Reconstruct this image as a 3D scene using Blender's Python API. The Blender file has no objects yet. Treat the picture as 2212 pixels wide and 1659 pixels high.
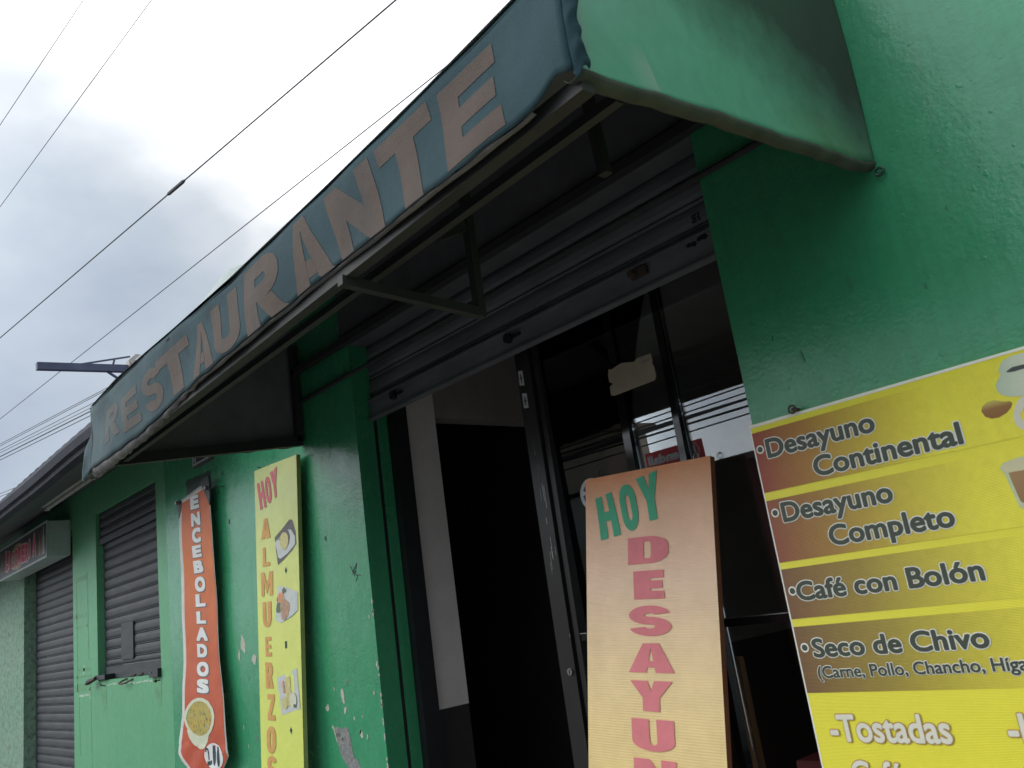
import bpy, bmesh, math, random
from mathutils import Vector, Matrix
random.seed(11)
scene = bpy.context.scene
COL = scene.collection
rad = math.radians

# ------------------------------------------------------------------ camera
cam_d = bpy.data.cameras.new('camera')
cam = bpy.data.objects.new('camera', cam_d)
COL.objects.link(cam)
# columns: camera right, up, back, written in world axes (X along the facade, Y into the wall, Z up)
RX = Vector((0.64410196, 0.7522731, -0.13862847))
DN = Vector((-0.27959869, 0.06284412, -0.95805803))
FW = Vector((-0.7120093, 0.65584739, 0.25081259))
cam.matrix_world = Matrix(((RX.x, -DN.x, -FW.x, 0.0), (RX.y, -DN.y, -FW.y, -2.2),
                           (RX.z, -DN.z, -FW.z, 1.55), (0, 0, 0, 1)))
cam_d.sensor_width = 36.0
cam_d.lens = 36.0 * 1844.5 / 2212.0
cam_d.clip_start = 0.05
cam_d.clip_end = 3000
cam_d.dof.use_dof = True; cam_d.dof.focus_distance = 6.0; cam_d.dof.aperture_fstop = 9.0     # the photograph is slightly soft
scene.camera = cam

# ------------------------------------------------------------------ world, sun, exposure
SUN_DIR = Vector((-0.66, -0.60, 0.45)).normalized()     # veiled sun to the left over the street: soft shadows fall to the right of the signs
w = bpy.data.worlds.new('World'); scene.world = w; w.use_nodes = True
wn = w.node_tree.nodes; wl = w.node_tree.links; wn.clear()
def N(tree, t, **kw):
    n = tree.nodes.new(t)
    for k, v in kw.items(): setattr(n, k, v)
    return n
wt = w.node_tree
out = N(wt, 'ShaderNodeOutputWorld'); bg = N(wt, 'ShaderNodeBackground')
bg.inputs['Strength'].default_value = 0.1
sky = N(wt, 'ShaderNodeTexSky', sky_type='NISHITA', sun_disc=False)
sky.sun_elevation = math.asin(SUN_DIR.z); sky.sun_rotation = math.atan2(SUN_DIR.x, SUN_DIR.y)
tc = N(wt, 'ShaderNodeTexCoord')
def mth(op, a, b=None, clamp=False):
    n = N(wt, 'ShaderNodeMath', operation=op, use_clamp=clamp)
    for i, v in enumerate((a, b)):
        if v is None: continue
        if isinstance(v, (int, float)): n.inputs[i].default_value = v
        else: wl.new(v, n.inputs[i])
    return n.outputs[0]
def noise(scale, detail, rough, offs=(0, 0, 0), stretch=(1, 1, 1.6)):
    mp = N(wt, 'ShaderNodeMapping'); mp.inputs['Location'].default_value = offs; mp.inputs['Scale'].default_value = stretch
    wl.new(tc.outputs['Generated'], mp.inputs['Vector'])
    n = N(wt, 'ShaderNodeTexNoise'); n.inputs['Scale'].default_value = scale
    n.inputs['Detail'].default_value = detail; n.inputs['Roughness'].default_value = rough
    wl.new(mp.outputs[0], n.inputs['Vector']); return n.outputs['Fac']
n1 = noise(2.6, 5, .5, (3.1, 1.7, .4)); n2 = noise(7.0, 4, .5, (.3, .2, .9))
def lobe(d, power):
    dv = N(wt, 'ShaderNodeVectorMath', operation='DOT_PRODUCT'); dv.inputs[1].default_value = Vector(d).normalized()
    wl.new(tc.outputs['Generated'], dv.inputs[0])
    return mth('POWER', mth('MAXIMUM', dv.outputs['Value'], 0.0), power)
glow = lobe((-0.68, .44, .60), 22); dark = lobe((-0.85, .30, .45), 40); left = lobe((-.93, .25, .25), 18); top = lobe((-.70, .30, .70), 30); hole = lobe((-.62, .50, .52), 160)
v = mth('ADD', mth('MULTIPLY', n1, .95), mth('MULTIPLY', n2, .42))
v = mth('ADD', v, mth('MULTIPLY', glow, .75)); v = mth('ADD', v, mth('MULTIPLY', top, .35))
v = mth('ADD', v, -.16); v = mth('ADD', v, mth('MULTIPLY', dark, -.42)); v = mth('ADD', v, mth('MULTIPLY', left, -.12)); v = mth('ADD', v, mth('MULTIPLY', hole, -.18))
ramp = N(wt, 'ShaderNodeValToRGB'); wl.new(v, ramp.inputs[0])
cr = ramp.color_ramp; cr.elements[0].position = .22; cr.elements[0].color = (4.1, 4.8, 5.8, 1)
cr.elements[1].position = .95; cr.elements[1].color = (16, 16.2, 16.5, 1)
for p, c in ((.42, (5.3, 5.95, 6.8, 1)), (.58, (6.8, 7.3, 7.9, 1)), (.74, (9.6, 9.9, 10.2, 1))):
    e = cr.elements.new(p); e.color = c
mix = N(wt, 'ShaderNodeMix', data_type='RGBA'); mix.inputs['Factor'].default_value = .93
front = mth('ADD', mth('MULTIPLY', lobe((-.40, -.80, .45), 2.6), 2.5), 1.0)   # thinner, brighter cloud over the street
sc_ = N(wt, 'ShaderNodeVectorMath', operation='SCALE'); wl.new(ramp.outputs[0], sc_.inputs[0]); wl.new(front, sc_.inputs['Scale'])
wl.new(sky.outputs[0], mix.inputs['A']); wl.new(sc_.outputs[0], mix.inputs['B'])
wl.new(mix.outputs['Result'], bg.inputs['Color']); wl.new(bg.outputs[0], out.inputs['Surface'])

sun_d = bpy.data.lights.new('sun', 'SUN'); sun = bpy.data.objects.new('sun', sun_d); COL.objects.link(sun)
sun_d.energy = 1.05; sun_d.angle = rad(26); sun_d.color = (1, .96, .9)
sun.rotation_euler = SUN_DIR.to_track_quat('Z', 'Y').to_euler()
vs = scene.view_settings
vs.view_transform = 'Standard'; vs.look = 'None'; vs.exposure = 0.0; vs.gamma = 1.0; vs.use_curve_mapping = False

# ------------------------------------------------------------------ materials
def new_mat(name):
    m = bpy.data.materials.new(name); m.use_nodes = True
    t = m.node_tree; b = t.nodes['Principled BSDF']; return m, t, b
def c4(c): return (c[0], c[1], c[2], 1)
def t_noise(t, scale, detail=5, rough=.55, stretch=None, vec=None):
    n = t.nodes.new('ShaderNodeTexNoise'); n.inputs['Scale'].default_value = scale
    n.inputs['Detail'].default_value = detail; n.inputs['Roughness'].default_value = rough
    tcn = t.nodes.new('ShaderNodeTexCoord'); src = tcn.outputs['Object']
    if stretch:
        mp = t.nodes.new('ShaderNodeMapping'); mp.inputs['Scale'].default_value = stretch
        t.links.new(src, mp.inputs['Vector']); src = mp.outputs[0]
    t.links.new(src, n.inputs['Vector']); return n.outputs['Fac']
def t_range(t, fac, a, b, c, d):
    m = t.nodes.new('ShaderNodeMapRange'); t.links.new(fac, m.inputs['Value'])
    for i, x in enumerate((a, b, c, d)): m.inputs[i + 1].default_value = x
    return m.outputs[0]
def t_mix(t, fac, a, b, mode='MIX'):
    m = t.nodes.new('ShaderNodeMix'); m.data_type = 'RGBA'; m.blend_type = mode
    for inp, x in (('Factor', fac), ('A', a), ('B', b)):
        if isinstance(x, (int, float)): m.inputs[inp].default_value = x
        elif isinstance(x, tuple): m.inputs[inp].default_value = c4(x)
        else: t.links.new(x, m.inputs[inp])
    return m.outputs['Result']
def t_mul(t, a, b):
    m = t.nodes.new('ShaderNodeMath'); m.operation = 'MULTIPLY'
    for i, x in enumerate((a, b)):
        if isinstance(x, (int, float)): m.inputs[i].default_value = x
        else: t.links.new(x, m.inputs[i])
    return m.outputs[0]
def t_vary(t, col, amount, scale, stretch=None):
    f = t_range(t, t_noise(t, scale, 6, .6, stretch), .3, .7, 1 - amount, 1 + amount)
    n = t.nodes.new('ShaderNodeVectorMath'); n.operation = 'SCALE'
    if isinstance(col, tuple): n.inputs[0].default_value = col
    else: t.links.new(col, n.inputs[0])
    t.links.new(f, n.inputs['Scale']); return n.outputs[0]
def t_bump(t, b, h, dist, strength=1.0):
    n = t.nodes.new('ShaderNodeBump'); n.inputs['Distance'].default_value = dist; n.inputs['Strength'].default_value = strength
    t.links.new(h, n.inputs['Height']); t.links.new(n.outputs[0], b.inputs['Normal'])
def t_add(t, a, b):
    m = t.nodes.new('ShaderNodeMath'); m.operation = 'ADD'; t.links.new(a, m.inputs[0]); t.links.new(b, m.inputs[1]); return m.outputs[0]
def t_ellipse(t, cx, cz, rx, rz, axes=('X', 'Z')):      # 1 in the middle of an ellipse in object space, 0 outside
    tcn = t.nodes.new('ShaderNodeTexCoord'); s = t.nodes.new('ShaderNodeSeparateXYZ'); t.links.new(tcn.outputs['Object'], s.inputs[0])
    def lin(o, c, r):
        m = t.nodes.new('ShaderNodeMath'); m.operation = 'SUBTRACT'; t.links.new(s.outputs[o], m.inputs[0]); m.inputs[1].default_value = c
        q = t.nodes.new('ShaderNodeMath'); q.operation = 'DIVIDE'; t.links.new(m.outputs[0], q.inputs[0]); q.inputs[1].default_value = r
        p = t.nodes.new('ShaderNodeMath'); p.operation = 'POWER'; t.links.new(q.outputs[0], p.inputs[0]); p.inputs[1].default_value = 2
        return p.outputs[0]
    d = t_add(t, lin(axes[0], cx, rx), lin(axes[1], cz, rz))
    return t_range(t, d, 0, 1, 1, 0)
def mat(name, col, rough=.6, var=.10, vscale=4, bump=0, bscale=60, spec=.5, metal=0, stretch=None, bdetail=3):
    m, t, b = new_mat(name)
    b.inputs['Roughness'].default_value = rough; b.inputs['Metallic'].default_value = metal
    b.inputs['Specular IOR Level'].default_value = spec
    c = t_vary(t, col, var, vscale, stretch) if var else None
    if c is None: b.inputs['Base Color'].default_value = c4(col)
    else: t.links.new(c, b.inputs['Base Color'])
    if bump: t_bump(t, b, t_noise(t, bscale, bdetail, .55), bump)
    return m
def wall_paint(name, col, col2, rough=.33, grain=.0012, gscale=70, chips=0.0, dirt=0.0):
    m, t, b = new_mat(name)
    base = t_mix(t, t_range(t, t_noise(t, 1.3, 6, .6), .35, .65, 0, 1), col, col2)
    base = t_vary(t, base, .07, 22)
    base = t_mix(t, t_mul(t, t_range(t, t_noise(t, 2.2, 7, .6, (7, 7, .6)), .56, .78, 0, 1), .5), base, tuple(x * .6 for x in col))
    base = t_mix(t, t_mul(t, t_range(t, t_noise(t, 3.5, 6, .65, (9, 9, .5)), .5, .8, 0, 1), .35), base, tuple(x * .45 + .02 for x in col))
    if dirt: base = t_mix(t, t_mul(t, t_range(t, t_noise(t, 17, 6, .8), .47, .62, 0, 1), dirt), base, (.10, .13, .10))
    if chips: base = t_mix(t, t_range(t, t_noise(t, 19, 4, .7), 1 - chips, 1 - chips + .02, 0, 1), base, (.42, .44, .36))
    t.links.new(base, b.inputs['Base Color'])
    b.inputs['Specular IOR Level'].default_value = .5
    t.links.new(t_range(t, t_noise(t, 5, 4, .6), .3, .7, rough - .04, rough + .08), b.inputs['Roughness'])
    h = t_add(t, t_mul(t, t_noise(t, gscale, 3, .5), grain), t_mul(t, t_noise(t, 9, 4, .5), grain * 3.0))
    h = t_add(t, h, t_mul(t, t_range(t, t_noise(t, 38, 2, .5), .66, .76, 0, 1), grain * .8))
    t_bump(t, b, h, 1.0)
    return m
M = {}
M['green'] = wall_paint('restaurant_green_paint', (.042, .285, .130), (.049, .31, .146), .24, .0009, 75)
M['green_light'] = wall_paint('shop_green_paint', (.095, .355, .162), (.112, .38, .186), .52, .0008, 60)
M['stucco'] = wall_paint('rough_green_stucco', (.19, .355, .23), (.23, .365, .27), .78, .006, 55, dirt=.75)
M['green_patch'] = mat('darker_green_patch_paint', (.105, .32, .145), .6, .25, 14)
M['green_dark'] = mat('dark_green_frame_paint', (.012, .045, .032), .35, .2, 12)
M['green_pale'] = mat('pale_scraped_paint', (.36, .52, .38), .7, .25, 40)
M['plaster'] = mat('bare_grey_plaster', (.22, .22, .21), .9, .35, 45, .004, 80)
M['chip'] = mat('cream_undercoat', (.45, .45, .36), .8, .2, 60)
M['ink'] = mat('marker_ink', (.012, .04, .045), .6, 0)
M['shutter'] = mat('grey_shutter_paint', (.15, .153, .165), .5, .28, 3, .0006, 40, stretch=(1, 1, 5))
M['shutter_shop'] = mat('grey_shop_shutter_paint', (.052, .057, .062), .55, .26, 5, .0006, 40, spec=.25, stretch=(1, 1, 5))
M['black_metal'] = mat('black_painted_metal', (.012, .013, .015), .45, .25, 10)
M['rust'] = mat('dark_rusty_steel', (.07, .045, .035), .7, .35, 25, .001, 60)
M['steel'] = mat('worn_steel', (.35, .35, .34), .35, .2, 20, metal=1)
M['frame_alu'] = mat('dark_aluminium', (.022, .021, .021), .3, .25, 6, spec=.4, stretch=(1, 1, .3))
M['frame_tube'] = mat('dusty_grey_tube', (.033, .032, .031), .7, .25, 8)
M['frame_dark'] = mat('dark_brown_tube', (.024, .0235, .024), .7, .25, 8)
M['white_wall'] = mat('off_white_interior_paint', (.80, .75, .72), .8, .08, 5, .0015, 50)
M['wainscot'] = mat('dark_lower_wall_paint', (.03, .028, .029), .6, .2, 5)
M['interior'] = mat('brown_shade_interior_paint', (.36, .33, .31), .8, .15, 3)
M['interior_floor'] = mat('dark_floor_tile', (.14, .12, .11), .5, .2, 5)
M['stile'] = mat('glossy_dark_stile', (.007, .007, .008), .07, 0, spec=.45)
M['wood'] = mat('orange_varnished_wood', (.72, .33, .11), .5, .3, 6, stretch=(8, 8, 1))
M['concrete'] = mat('pavement_concrete', (.24, .235, .225), .9, .2, 2.5, .002, 60)
M['asphalt'] = mat('asphalt', (.05, .05, .052), .9, .25, 3, .004, 80)
M['kerb'] = mat('kerb_stone', (.33, .32, .30), .9, .2, 4)
M['roof'] = mat('fibre_cement_roof', (.07, .072, .09), .85, .25, 5)
M['roof_edge'] = mat('dark_gutter_metal', (.030, .032, .045), .7, .25, 5, spec=.2)
M['soffit'] = mat('dark_soffit_boards', (.10, .098, .108), .8, .2, 6)
M['lamp_white'] = mat('dusty_white_fitting', (.42, .40, .36), .6, .15, 12)
M['box_side'] = mat('white_enamelled_sign_box', (.44, .50, .47), .45, .12, 8)
M['box_under'] = mat('sign_box_underside', (.28, .33, .31), .5, .12, 8)
M['wire'] = mat('black_cable', (.05, .05, .055), .6, 0)
M['blue_steel'] = mat('blue_grey_steel', (.085, .10, .17), .6, .2, 6)
M['rust_post'] = None
M['cream_build'] = mat('beige_render', (.72, .64, .50), .9, .12, 1.5)
M['white_build'] = mat('pale_grey_render', (.78, .80, .80), .9, .1, 1.5)
M['maroon'] = mat('maroon_shopfront', (.24, .035, .04), .6, .2, 2)
M['roof_brown'] = mat('brown_roof_tiles', (.26, .20, .16), .9, .35, 5)
M['window_dark'] = mat('dark_window_glass', (.03, .035, .04), .2, .1, 2)
M['red_sign'] = mat('red_sign_vinyl', (.70, .035, .045), .5, .08, 3)
M['white_print'] = mat('white_print', (.72, .73, .70), .5, .06, 20)
M['leaf'] = mat('dark_leaves', (.045, .075, .03), .7, .5, 2)
M['trunk'] = mat('tree_bark', (.09, .07, .05), .9, .3, 8)
M['paper'] = mat('faded_paper', (.33, .28, .21), .85, .12, 10)
M['sticker'] = mat('white_sticker', (.50, .50, .50), .6, .15, 60)
M['sticker_print'] = mat('sticker_print', (.08, .08, .09), .6, .1, 60)
M['mirrored_blue'] = mat('blue_mirrored_print', (.03, .055, .13), .5, .1, 30)
M['charcoal'] = mat('charcoal_print', (.055, .068, .045), .5, .08, 30)
M['halo'] = mat('pale_letter_outline', (.86, .86, .76), .5, .05, 30)
M['cream_print'] = mat('cream_letter_print', (.75, .73, .60), .5, .05, 30)
M['tan_print'] = mat('tan_letter_outline', (.50, .30, .085), .5, .08, 30)
def m_rust_post():
    m, t, b = new_mat('white_post_with_rust')
    c = t_mix(t, t_range(t, t_noise(t, 9, 6, .7, (1, 1, .3)), .5, .62, 0, 1), (.55, .52, .47), (.22, .09, .05))
    t.links.new(c, b.inputs['Base Color']); b.inputs['Roughness'].default_value = .75; return m
M['rust_post'] = m_rust_post()
def grad(name, axis, stops, lo, hi, rough=.5, var=.04, vscale=30, rib=None, bump=0, bscale=15, stain=None):
    m, t, b = new_mat(name)
    tcn = t.nodes.new('ShaderNodeTexCoord'); s = t.nodes.new('ShaderNodeSeparateXYZ'); t.links.new(tcn.outputs['Object'], s.inputs[0])
    f = t_range(t, s.outputs[axis], lo, hi, 0, 1)
    r = t.nodes.new('ShaderNodeValToRGB'); t.links.new(f, r.inputs[0]); e = r.color_ramp.elements
    e[0].position, e[0].color = stops[0][0], c4(stops[0][1]); e[1].position, e[1].color = stops[-1][0], c4(stops[-1][1])
    for p, c in stops[1:-1]:
        k = e.new(p); k.color = c4(c)
    c = t_vary(t, r.outputs[0], var, vscale)
    if stain: c = t_mix(t, t_mul(t, t_range(t, t_noise(t, stain[0], 6, .7, stain[3] if len(stain) > 3 else None), .5, .75, 0, 1), stain[1]), c, stain[2])
    t.links.new(c, b.inputs['Base Color']); b.inputs['Roughness'].default_value = rough
    h = None
    if bump: h = t_mul(t, t_noise(t, bscale, 4, .5), bump)
    if rib:
        wv = t.nodes.new('ShaderNodeTexWave'); wv.bands_direction = rib[0]; wv.inputs['Scale'].default_value = rib[1]
        wv.inputs['Distortion'].default_value = .6; t.links.new(tcn.outputs['Object'], wv.inputs['Vector'])
        q = t_mul(t, wv.outputs['Fac'], rib[2]); h = t_add(t, h, q) if h else q
    if h: t_bump(t, b, h, 1.0)
    return m
YEL = (.85, .77, .05)
M['yellow'] = grad('yellow_menu_print', 'Z', ((0, (.72, .68, .05)), (.5, (.83, .76, .05)), (1, (.86, .78, .045))), 0, 2, .42, .03, 20, ('Z', 90, .00025))
def band(name, c, end): return grad(name, 'X', ((0, c), (.35, tuple(.75 * a + .25 * b for a, b in zip(c, YEL))), (1, YEL)), .0, end, .42, .06, 40, ('Z', 90, .00025))
M['band_red'] = band('red_brown_band_print', (.30, .040, .024), .52)
M['band_brown'] = band('brown_band_print', (.27, .058, .024), .58)
M['band_tan'] = band('dull_brown_band_print', (.19, .075, .026), .66)
M['band_olive'] = band('olive_brown_band_print', (.18, .085, .028), .72)
M['peach'] = grad('orange_cloth_print', 'Z', ((0, (.80, .58, .18)), (.45, (.86, .65, .32)), (.72, (.90, .64, .45)), (.9, (.90, .55, .37)), (1, (.78, .33, .16))), -1.35, 0, .75, .05, 14, ('Z', 38, .0006), .006, 6, (3, .25, (.80, .62, .33)))
M['peach_side'] = mat('orange_cloth_side', (.20, .060, .025), .8, .15, 10)
M['rose'] = mat('rose_letter_print', (.72, .21, .225), .7, .08, 12)
M['teal_letter'] = mat('green_letter_print', (.07, .40, .23), .7, .08, 12)
M['lemon'] = grad('pale_yellow_cloth_print', 'Z', ((0, (.66, .72, .12)), (.55, (.68, .73, .20)), (.9, (.62, .68, .30)), (1, (.58, .61, .24))), -1.7, 0, .7, .04, 14, ('Z', 60, .0004), .004, 6)
M['lemon_side'] = mat('yellow_cloth_side', (.34, .38, .12), .75, .15, 14)
M['pink_letter'] = mat('faded_pink_letter_print', (.60, .15, .17), .7, .1, 20)
M['orange_letter'] = mat('faded_orange_letter_print', (.62, .33, .10), .7, .1, 20)
M['tie'] = grad('orange_banner_print', 'Z', ((0, (.46, .06, .02)), (.35, (.50, .08, .018)), (.75, (.62, .15, .02)), (1, (.58, .10, .02))), .75, 2.57, .55, .10, 9, None, .006, 7)
M['banner_white'] = mat('white_banner_cloth', (.60, .58, .53), .6, .12, 14, .004, 9)
M['grey_edge'] = mat('grey_letter_edge', (.13, .12, .12), .6, .1, 20)
M['bowl'] = mat('pale_bowl_print', (.60, .62, .45), .6, .06, 12)
def m_soup():
    m, t, b = new_mat('soup_print')
    c = t_mix(t, t_range(t, t_noise(t, 9, 5, .6), .4, .6, 0, 1), (.52, .34, .05), (.38, .36, .08))
    c = t_mix(t, t_range(t, t_noise(t, 40, 5, .7), .52, .62, 0, 1), c, (.13, .14, .06))
    c = t_mix(t, t_range(t, t_noise(t, 33, 4, .7, (1, 1, .5)), .6, .68, 0, 1), c, (.42, .44, .30))
    t.links.new(c, b.inputs['Base Color']); b.inputs['Roughness'].default_value = .55; return m
M['soup'] = m_soup()
M['photo_grey'] = mat('food_photo_plate', (.52, .55, .52), .55, .12, 22)
M['photo_dark'] = mat('food_photo_dark', (.09, .075, .075), .55, .4, 40)
M['photo_green'] = mat('food_photo_greens', (.08, .13, .065), .55, .4, 60)
M['photo_meat'] = mat('food_photo_meat', (.42, .25, .15), .55, .35, 60)
M['photo_carrot'] = mat('food_photo_carrot', (.62, .27, .12), .55, .2, 60)
M['photo_corn'] = mat('food_photo_corn', (.55, .50, .20), .55, .2, 60)
M['pot'] = grad('cream_pot_print', 'X', ((0, (.44, .55, .38)), (.6, (.66, .70, .52)), (1, (.70, .72, .58))), .66, .80, .45)
M['pot_mouth'] = mat('dark_pot_mouth_print', (.06, .07, .06), .5, .1, 30)
M['bean'] = grad('coffee_bean_print', 'Z', ((0, (.26, .10, .02)), (.55, (.30, .14, .03)), (1, (.66, .58, .12))), 1.815, 1.865, .45)
M['latte'] = grad('latte_print', 'Z', ((0, (.30, .16, .06)), (1, (.40, .24, .10))), 1.60, 1.72, .45)
M['foam'] = mat('milk_foam_print', (.66, .60, .36), .45, .05, 30)
M['glass_print'] = mat('glass_rim_print', (.56, .62, .36), .45, .08, 30)
M['swirl'] = mat('cream_swirl_print', (.68, .66, .50), .45, .05, 30)
# awning cloths
def m_fascia(name, base, base2):
    m, t, b = new_mat(name)
    c = t_mix(t, t_range(t, t_noise(t, 4, 6, .65), .38, .62, 0, 1), base, base2)
    c = t_mix(t, t_mul(t, t_range(t, t_noise(t, 9, 6, .7, (1, 1, .25)), .52, .72, 0, 1), .40), c, (.052, .077, .085))
    tcx = t.nodes.new('ShaderNodeTexCoord'); sx = t.nodes.new('ShaderNodeSeparateXYZ'); t.links.new(tcx.outputs['Object'], sx.inputs[0])
    bl = t_mul(t, t_range(t, sx.outputs['X'], -.6, -1.7, 0, .8), t_range(t, t_noise(t, 6, 6, .65), .3, .62, .25, 1))      # bleached left end
    c = t_mix(t, bl, c, (.105, .150, .155))
    c = t_mix(t, t_mul(t, t_range(t, t_noise(t, 5, 4, .6), .58, .75, 0, 1), .7), c, tuple(x * .7 for x in base))
    t.links.new(c, b.inputs['Base Color']); b.inputs['Roughness'].default_value = .75; b.inputs['Specular IOR Level'].default_value = .25
    tcn = t.nodes.new('ShaderNodeTexCoord'); wv = t.nodes.new('ShaderNodeTexWave'); wv.bands_direction = 'Z'; wv.inputs['Scale'].default_value = 70
    t.links.new(tcn.outputs['Object'], wv.inputs['Vector'])
    t_bump(t, b, t_add(t, t_mul(t, wv.outputs['Fac'], .0005), t_mul(t, t_noise(t, 7, 4, .55), .004)), 1.0)
    return m
M['fascia'] = m_fascia('weathered_teal_tarp', (.014, .046, .056), (.024, .066, .076))
M['fascia_letter'] = m_fascia('weathered_tan_letters', (.088, .064, .050), (.110, .082, .066))
M['fascia_back'] = mat('grey_tarp_backing', (.19, .175, .175), .8, .3, 10)
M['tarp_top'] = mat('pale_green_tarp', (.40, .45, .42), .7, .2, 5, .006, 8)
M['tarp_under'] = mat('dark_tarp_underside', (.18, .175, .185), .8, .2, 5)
def m_side():
    m, t, b = new_mat('green_painted_tarp_side')
    c = t_mix(t, t_range(t, t_noise(t, 2.2, 6, .6), .38, .62, 0, 1), (.135, .39, .25), (.155, .43, .285))
    c = t_vary(t, c, .06, 25)
    # worn pale patch near the front, yellowish dirt near the wall, soot against the wall
    # pale worn triangle with one crisp edge near the front
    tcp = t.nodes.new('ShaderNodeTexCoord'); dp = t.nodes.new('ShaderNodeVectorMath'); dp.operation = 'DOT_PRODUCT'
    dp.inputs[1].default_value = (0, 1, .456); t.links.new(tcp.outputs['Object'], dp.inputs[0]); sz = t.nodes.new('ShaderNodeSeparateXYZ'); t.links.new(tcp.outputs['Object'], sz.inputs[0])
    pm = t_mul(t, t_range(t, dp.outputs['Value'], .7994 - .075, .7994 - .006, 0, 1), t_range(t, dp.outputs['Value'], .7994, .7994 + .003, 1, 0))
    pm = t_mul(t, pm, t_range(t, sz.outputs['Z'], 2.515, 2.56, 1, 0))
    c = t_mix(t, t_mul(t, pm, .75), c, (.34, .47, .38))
    sy = t_range(t, sz.outputs['Y'], -.535, -.515, .55, 0); c = t_mix(t, sy, c, (.24, .36, .30))
    # yellowish dirt low down near the wall
    c = t_mix(t, t_mul(t, t_ellipse(t, .42, 2.56, .30, .10, ('Y', 'Z')), .45), c, (.16, .33, .12))
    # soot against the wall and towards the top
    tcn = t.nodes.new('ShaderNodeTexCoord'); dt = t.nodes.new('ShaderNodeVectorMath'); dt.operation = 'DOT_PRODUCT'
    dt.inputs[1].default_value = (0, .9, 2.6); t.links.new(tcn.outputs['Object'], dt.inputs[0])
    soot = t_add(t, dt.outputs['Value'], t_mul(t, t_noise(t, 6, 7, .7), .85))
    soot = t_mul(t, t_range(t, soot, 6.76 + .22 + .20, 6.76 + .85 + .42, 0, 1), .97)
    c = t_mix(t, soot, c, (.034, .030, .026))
    b.inputs['Roughness'].default_value = .45
    # grime at the very bottom edge
    t.links.new(c, b.inputs['Base Color'])
    t_bump(t, b, t_add(t, t_mul(t, t_noise(t, 160, 3, .5), .0004), t_mul(t, t_noise(t, 4, 3, .5), .006)), 1.0)
    return m
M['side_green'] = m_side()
M['side_pale'] = mat('pale_worn_patch', (.20, .42, .30), .5, .12, 8)
M['lip'] = mat('grimy_brown_hem', (.065, .068, .052), .8, .3, 14)
# sign box face
M['sign_dark'] = mat('dark_sign_vinyl', (.055, .055, .06), .4, .15, 6)
M['sign_red'] = mat('red_sign_letters', (.80, .06, .13), .4, .15, 30)
M['sign_pink'] = mat('pink_letter_outline', (.85, .66, .66), .4, .1, 30)
M['sign_gold'] = mat('gold_sign_disc', (.42, .33, .12), .4, .2, 12)
M['sign_bottle'] = mat('amber_bottle_print', (.33, .19, .07), .4, .4, 30)
M['sign_plum'] = mat('plum_print', (.14, .085, .10), .4, .3, 20)
def m_glass():
    m, t, b = new_mat('shop_glass'); t.nodes.remove(b)
    o = [n for n in t.nodes if n.type == 'OUTPUT_MATERIAL'][0]
    f = t.nodes.new('ShaderNodeFresnel'); f.inputs['IOR'].default_value = 1.54
    tr = t.nodes.new('ShaderNodeBsdfTransparent'); tr.inputs['Color'].default_value = (.80, .83, .83, 1)
    gl = t.nodes.new('ShaderNodeBsdfGlossy'); gl.inputs['Roughness'].default_value = .004; gl.inputs['Color'].default_value = (.95, .97, 1, 1)
    mx = t.nodes.new('ShaderNodeMixShader')
    t.links.new(f.outputs[0], mx.inputs[0]); t.links.new(tr.outputs[0], mx.inputs[1]); t.links.new(gl.outputs[0], mx.inputs[2])
    t.links.new(mx.outputs[0], o.inputs['Surface']); return m
M['glass'] = m_glass()

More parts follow.
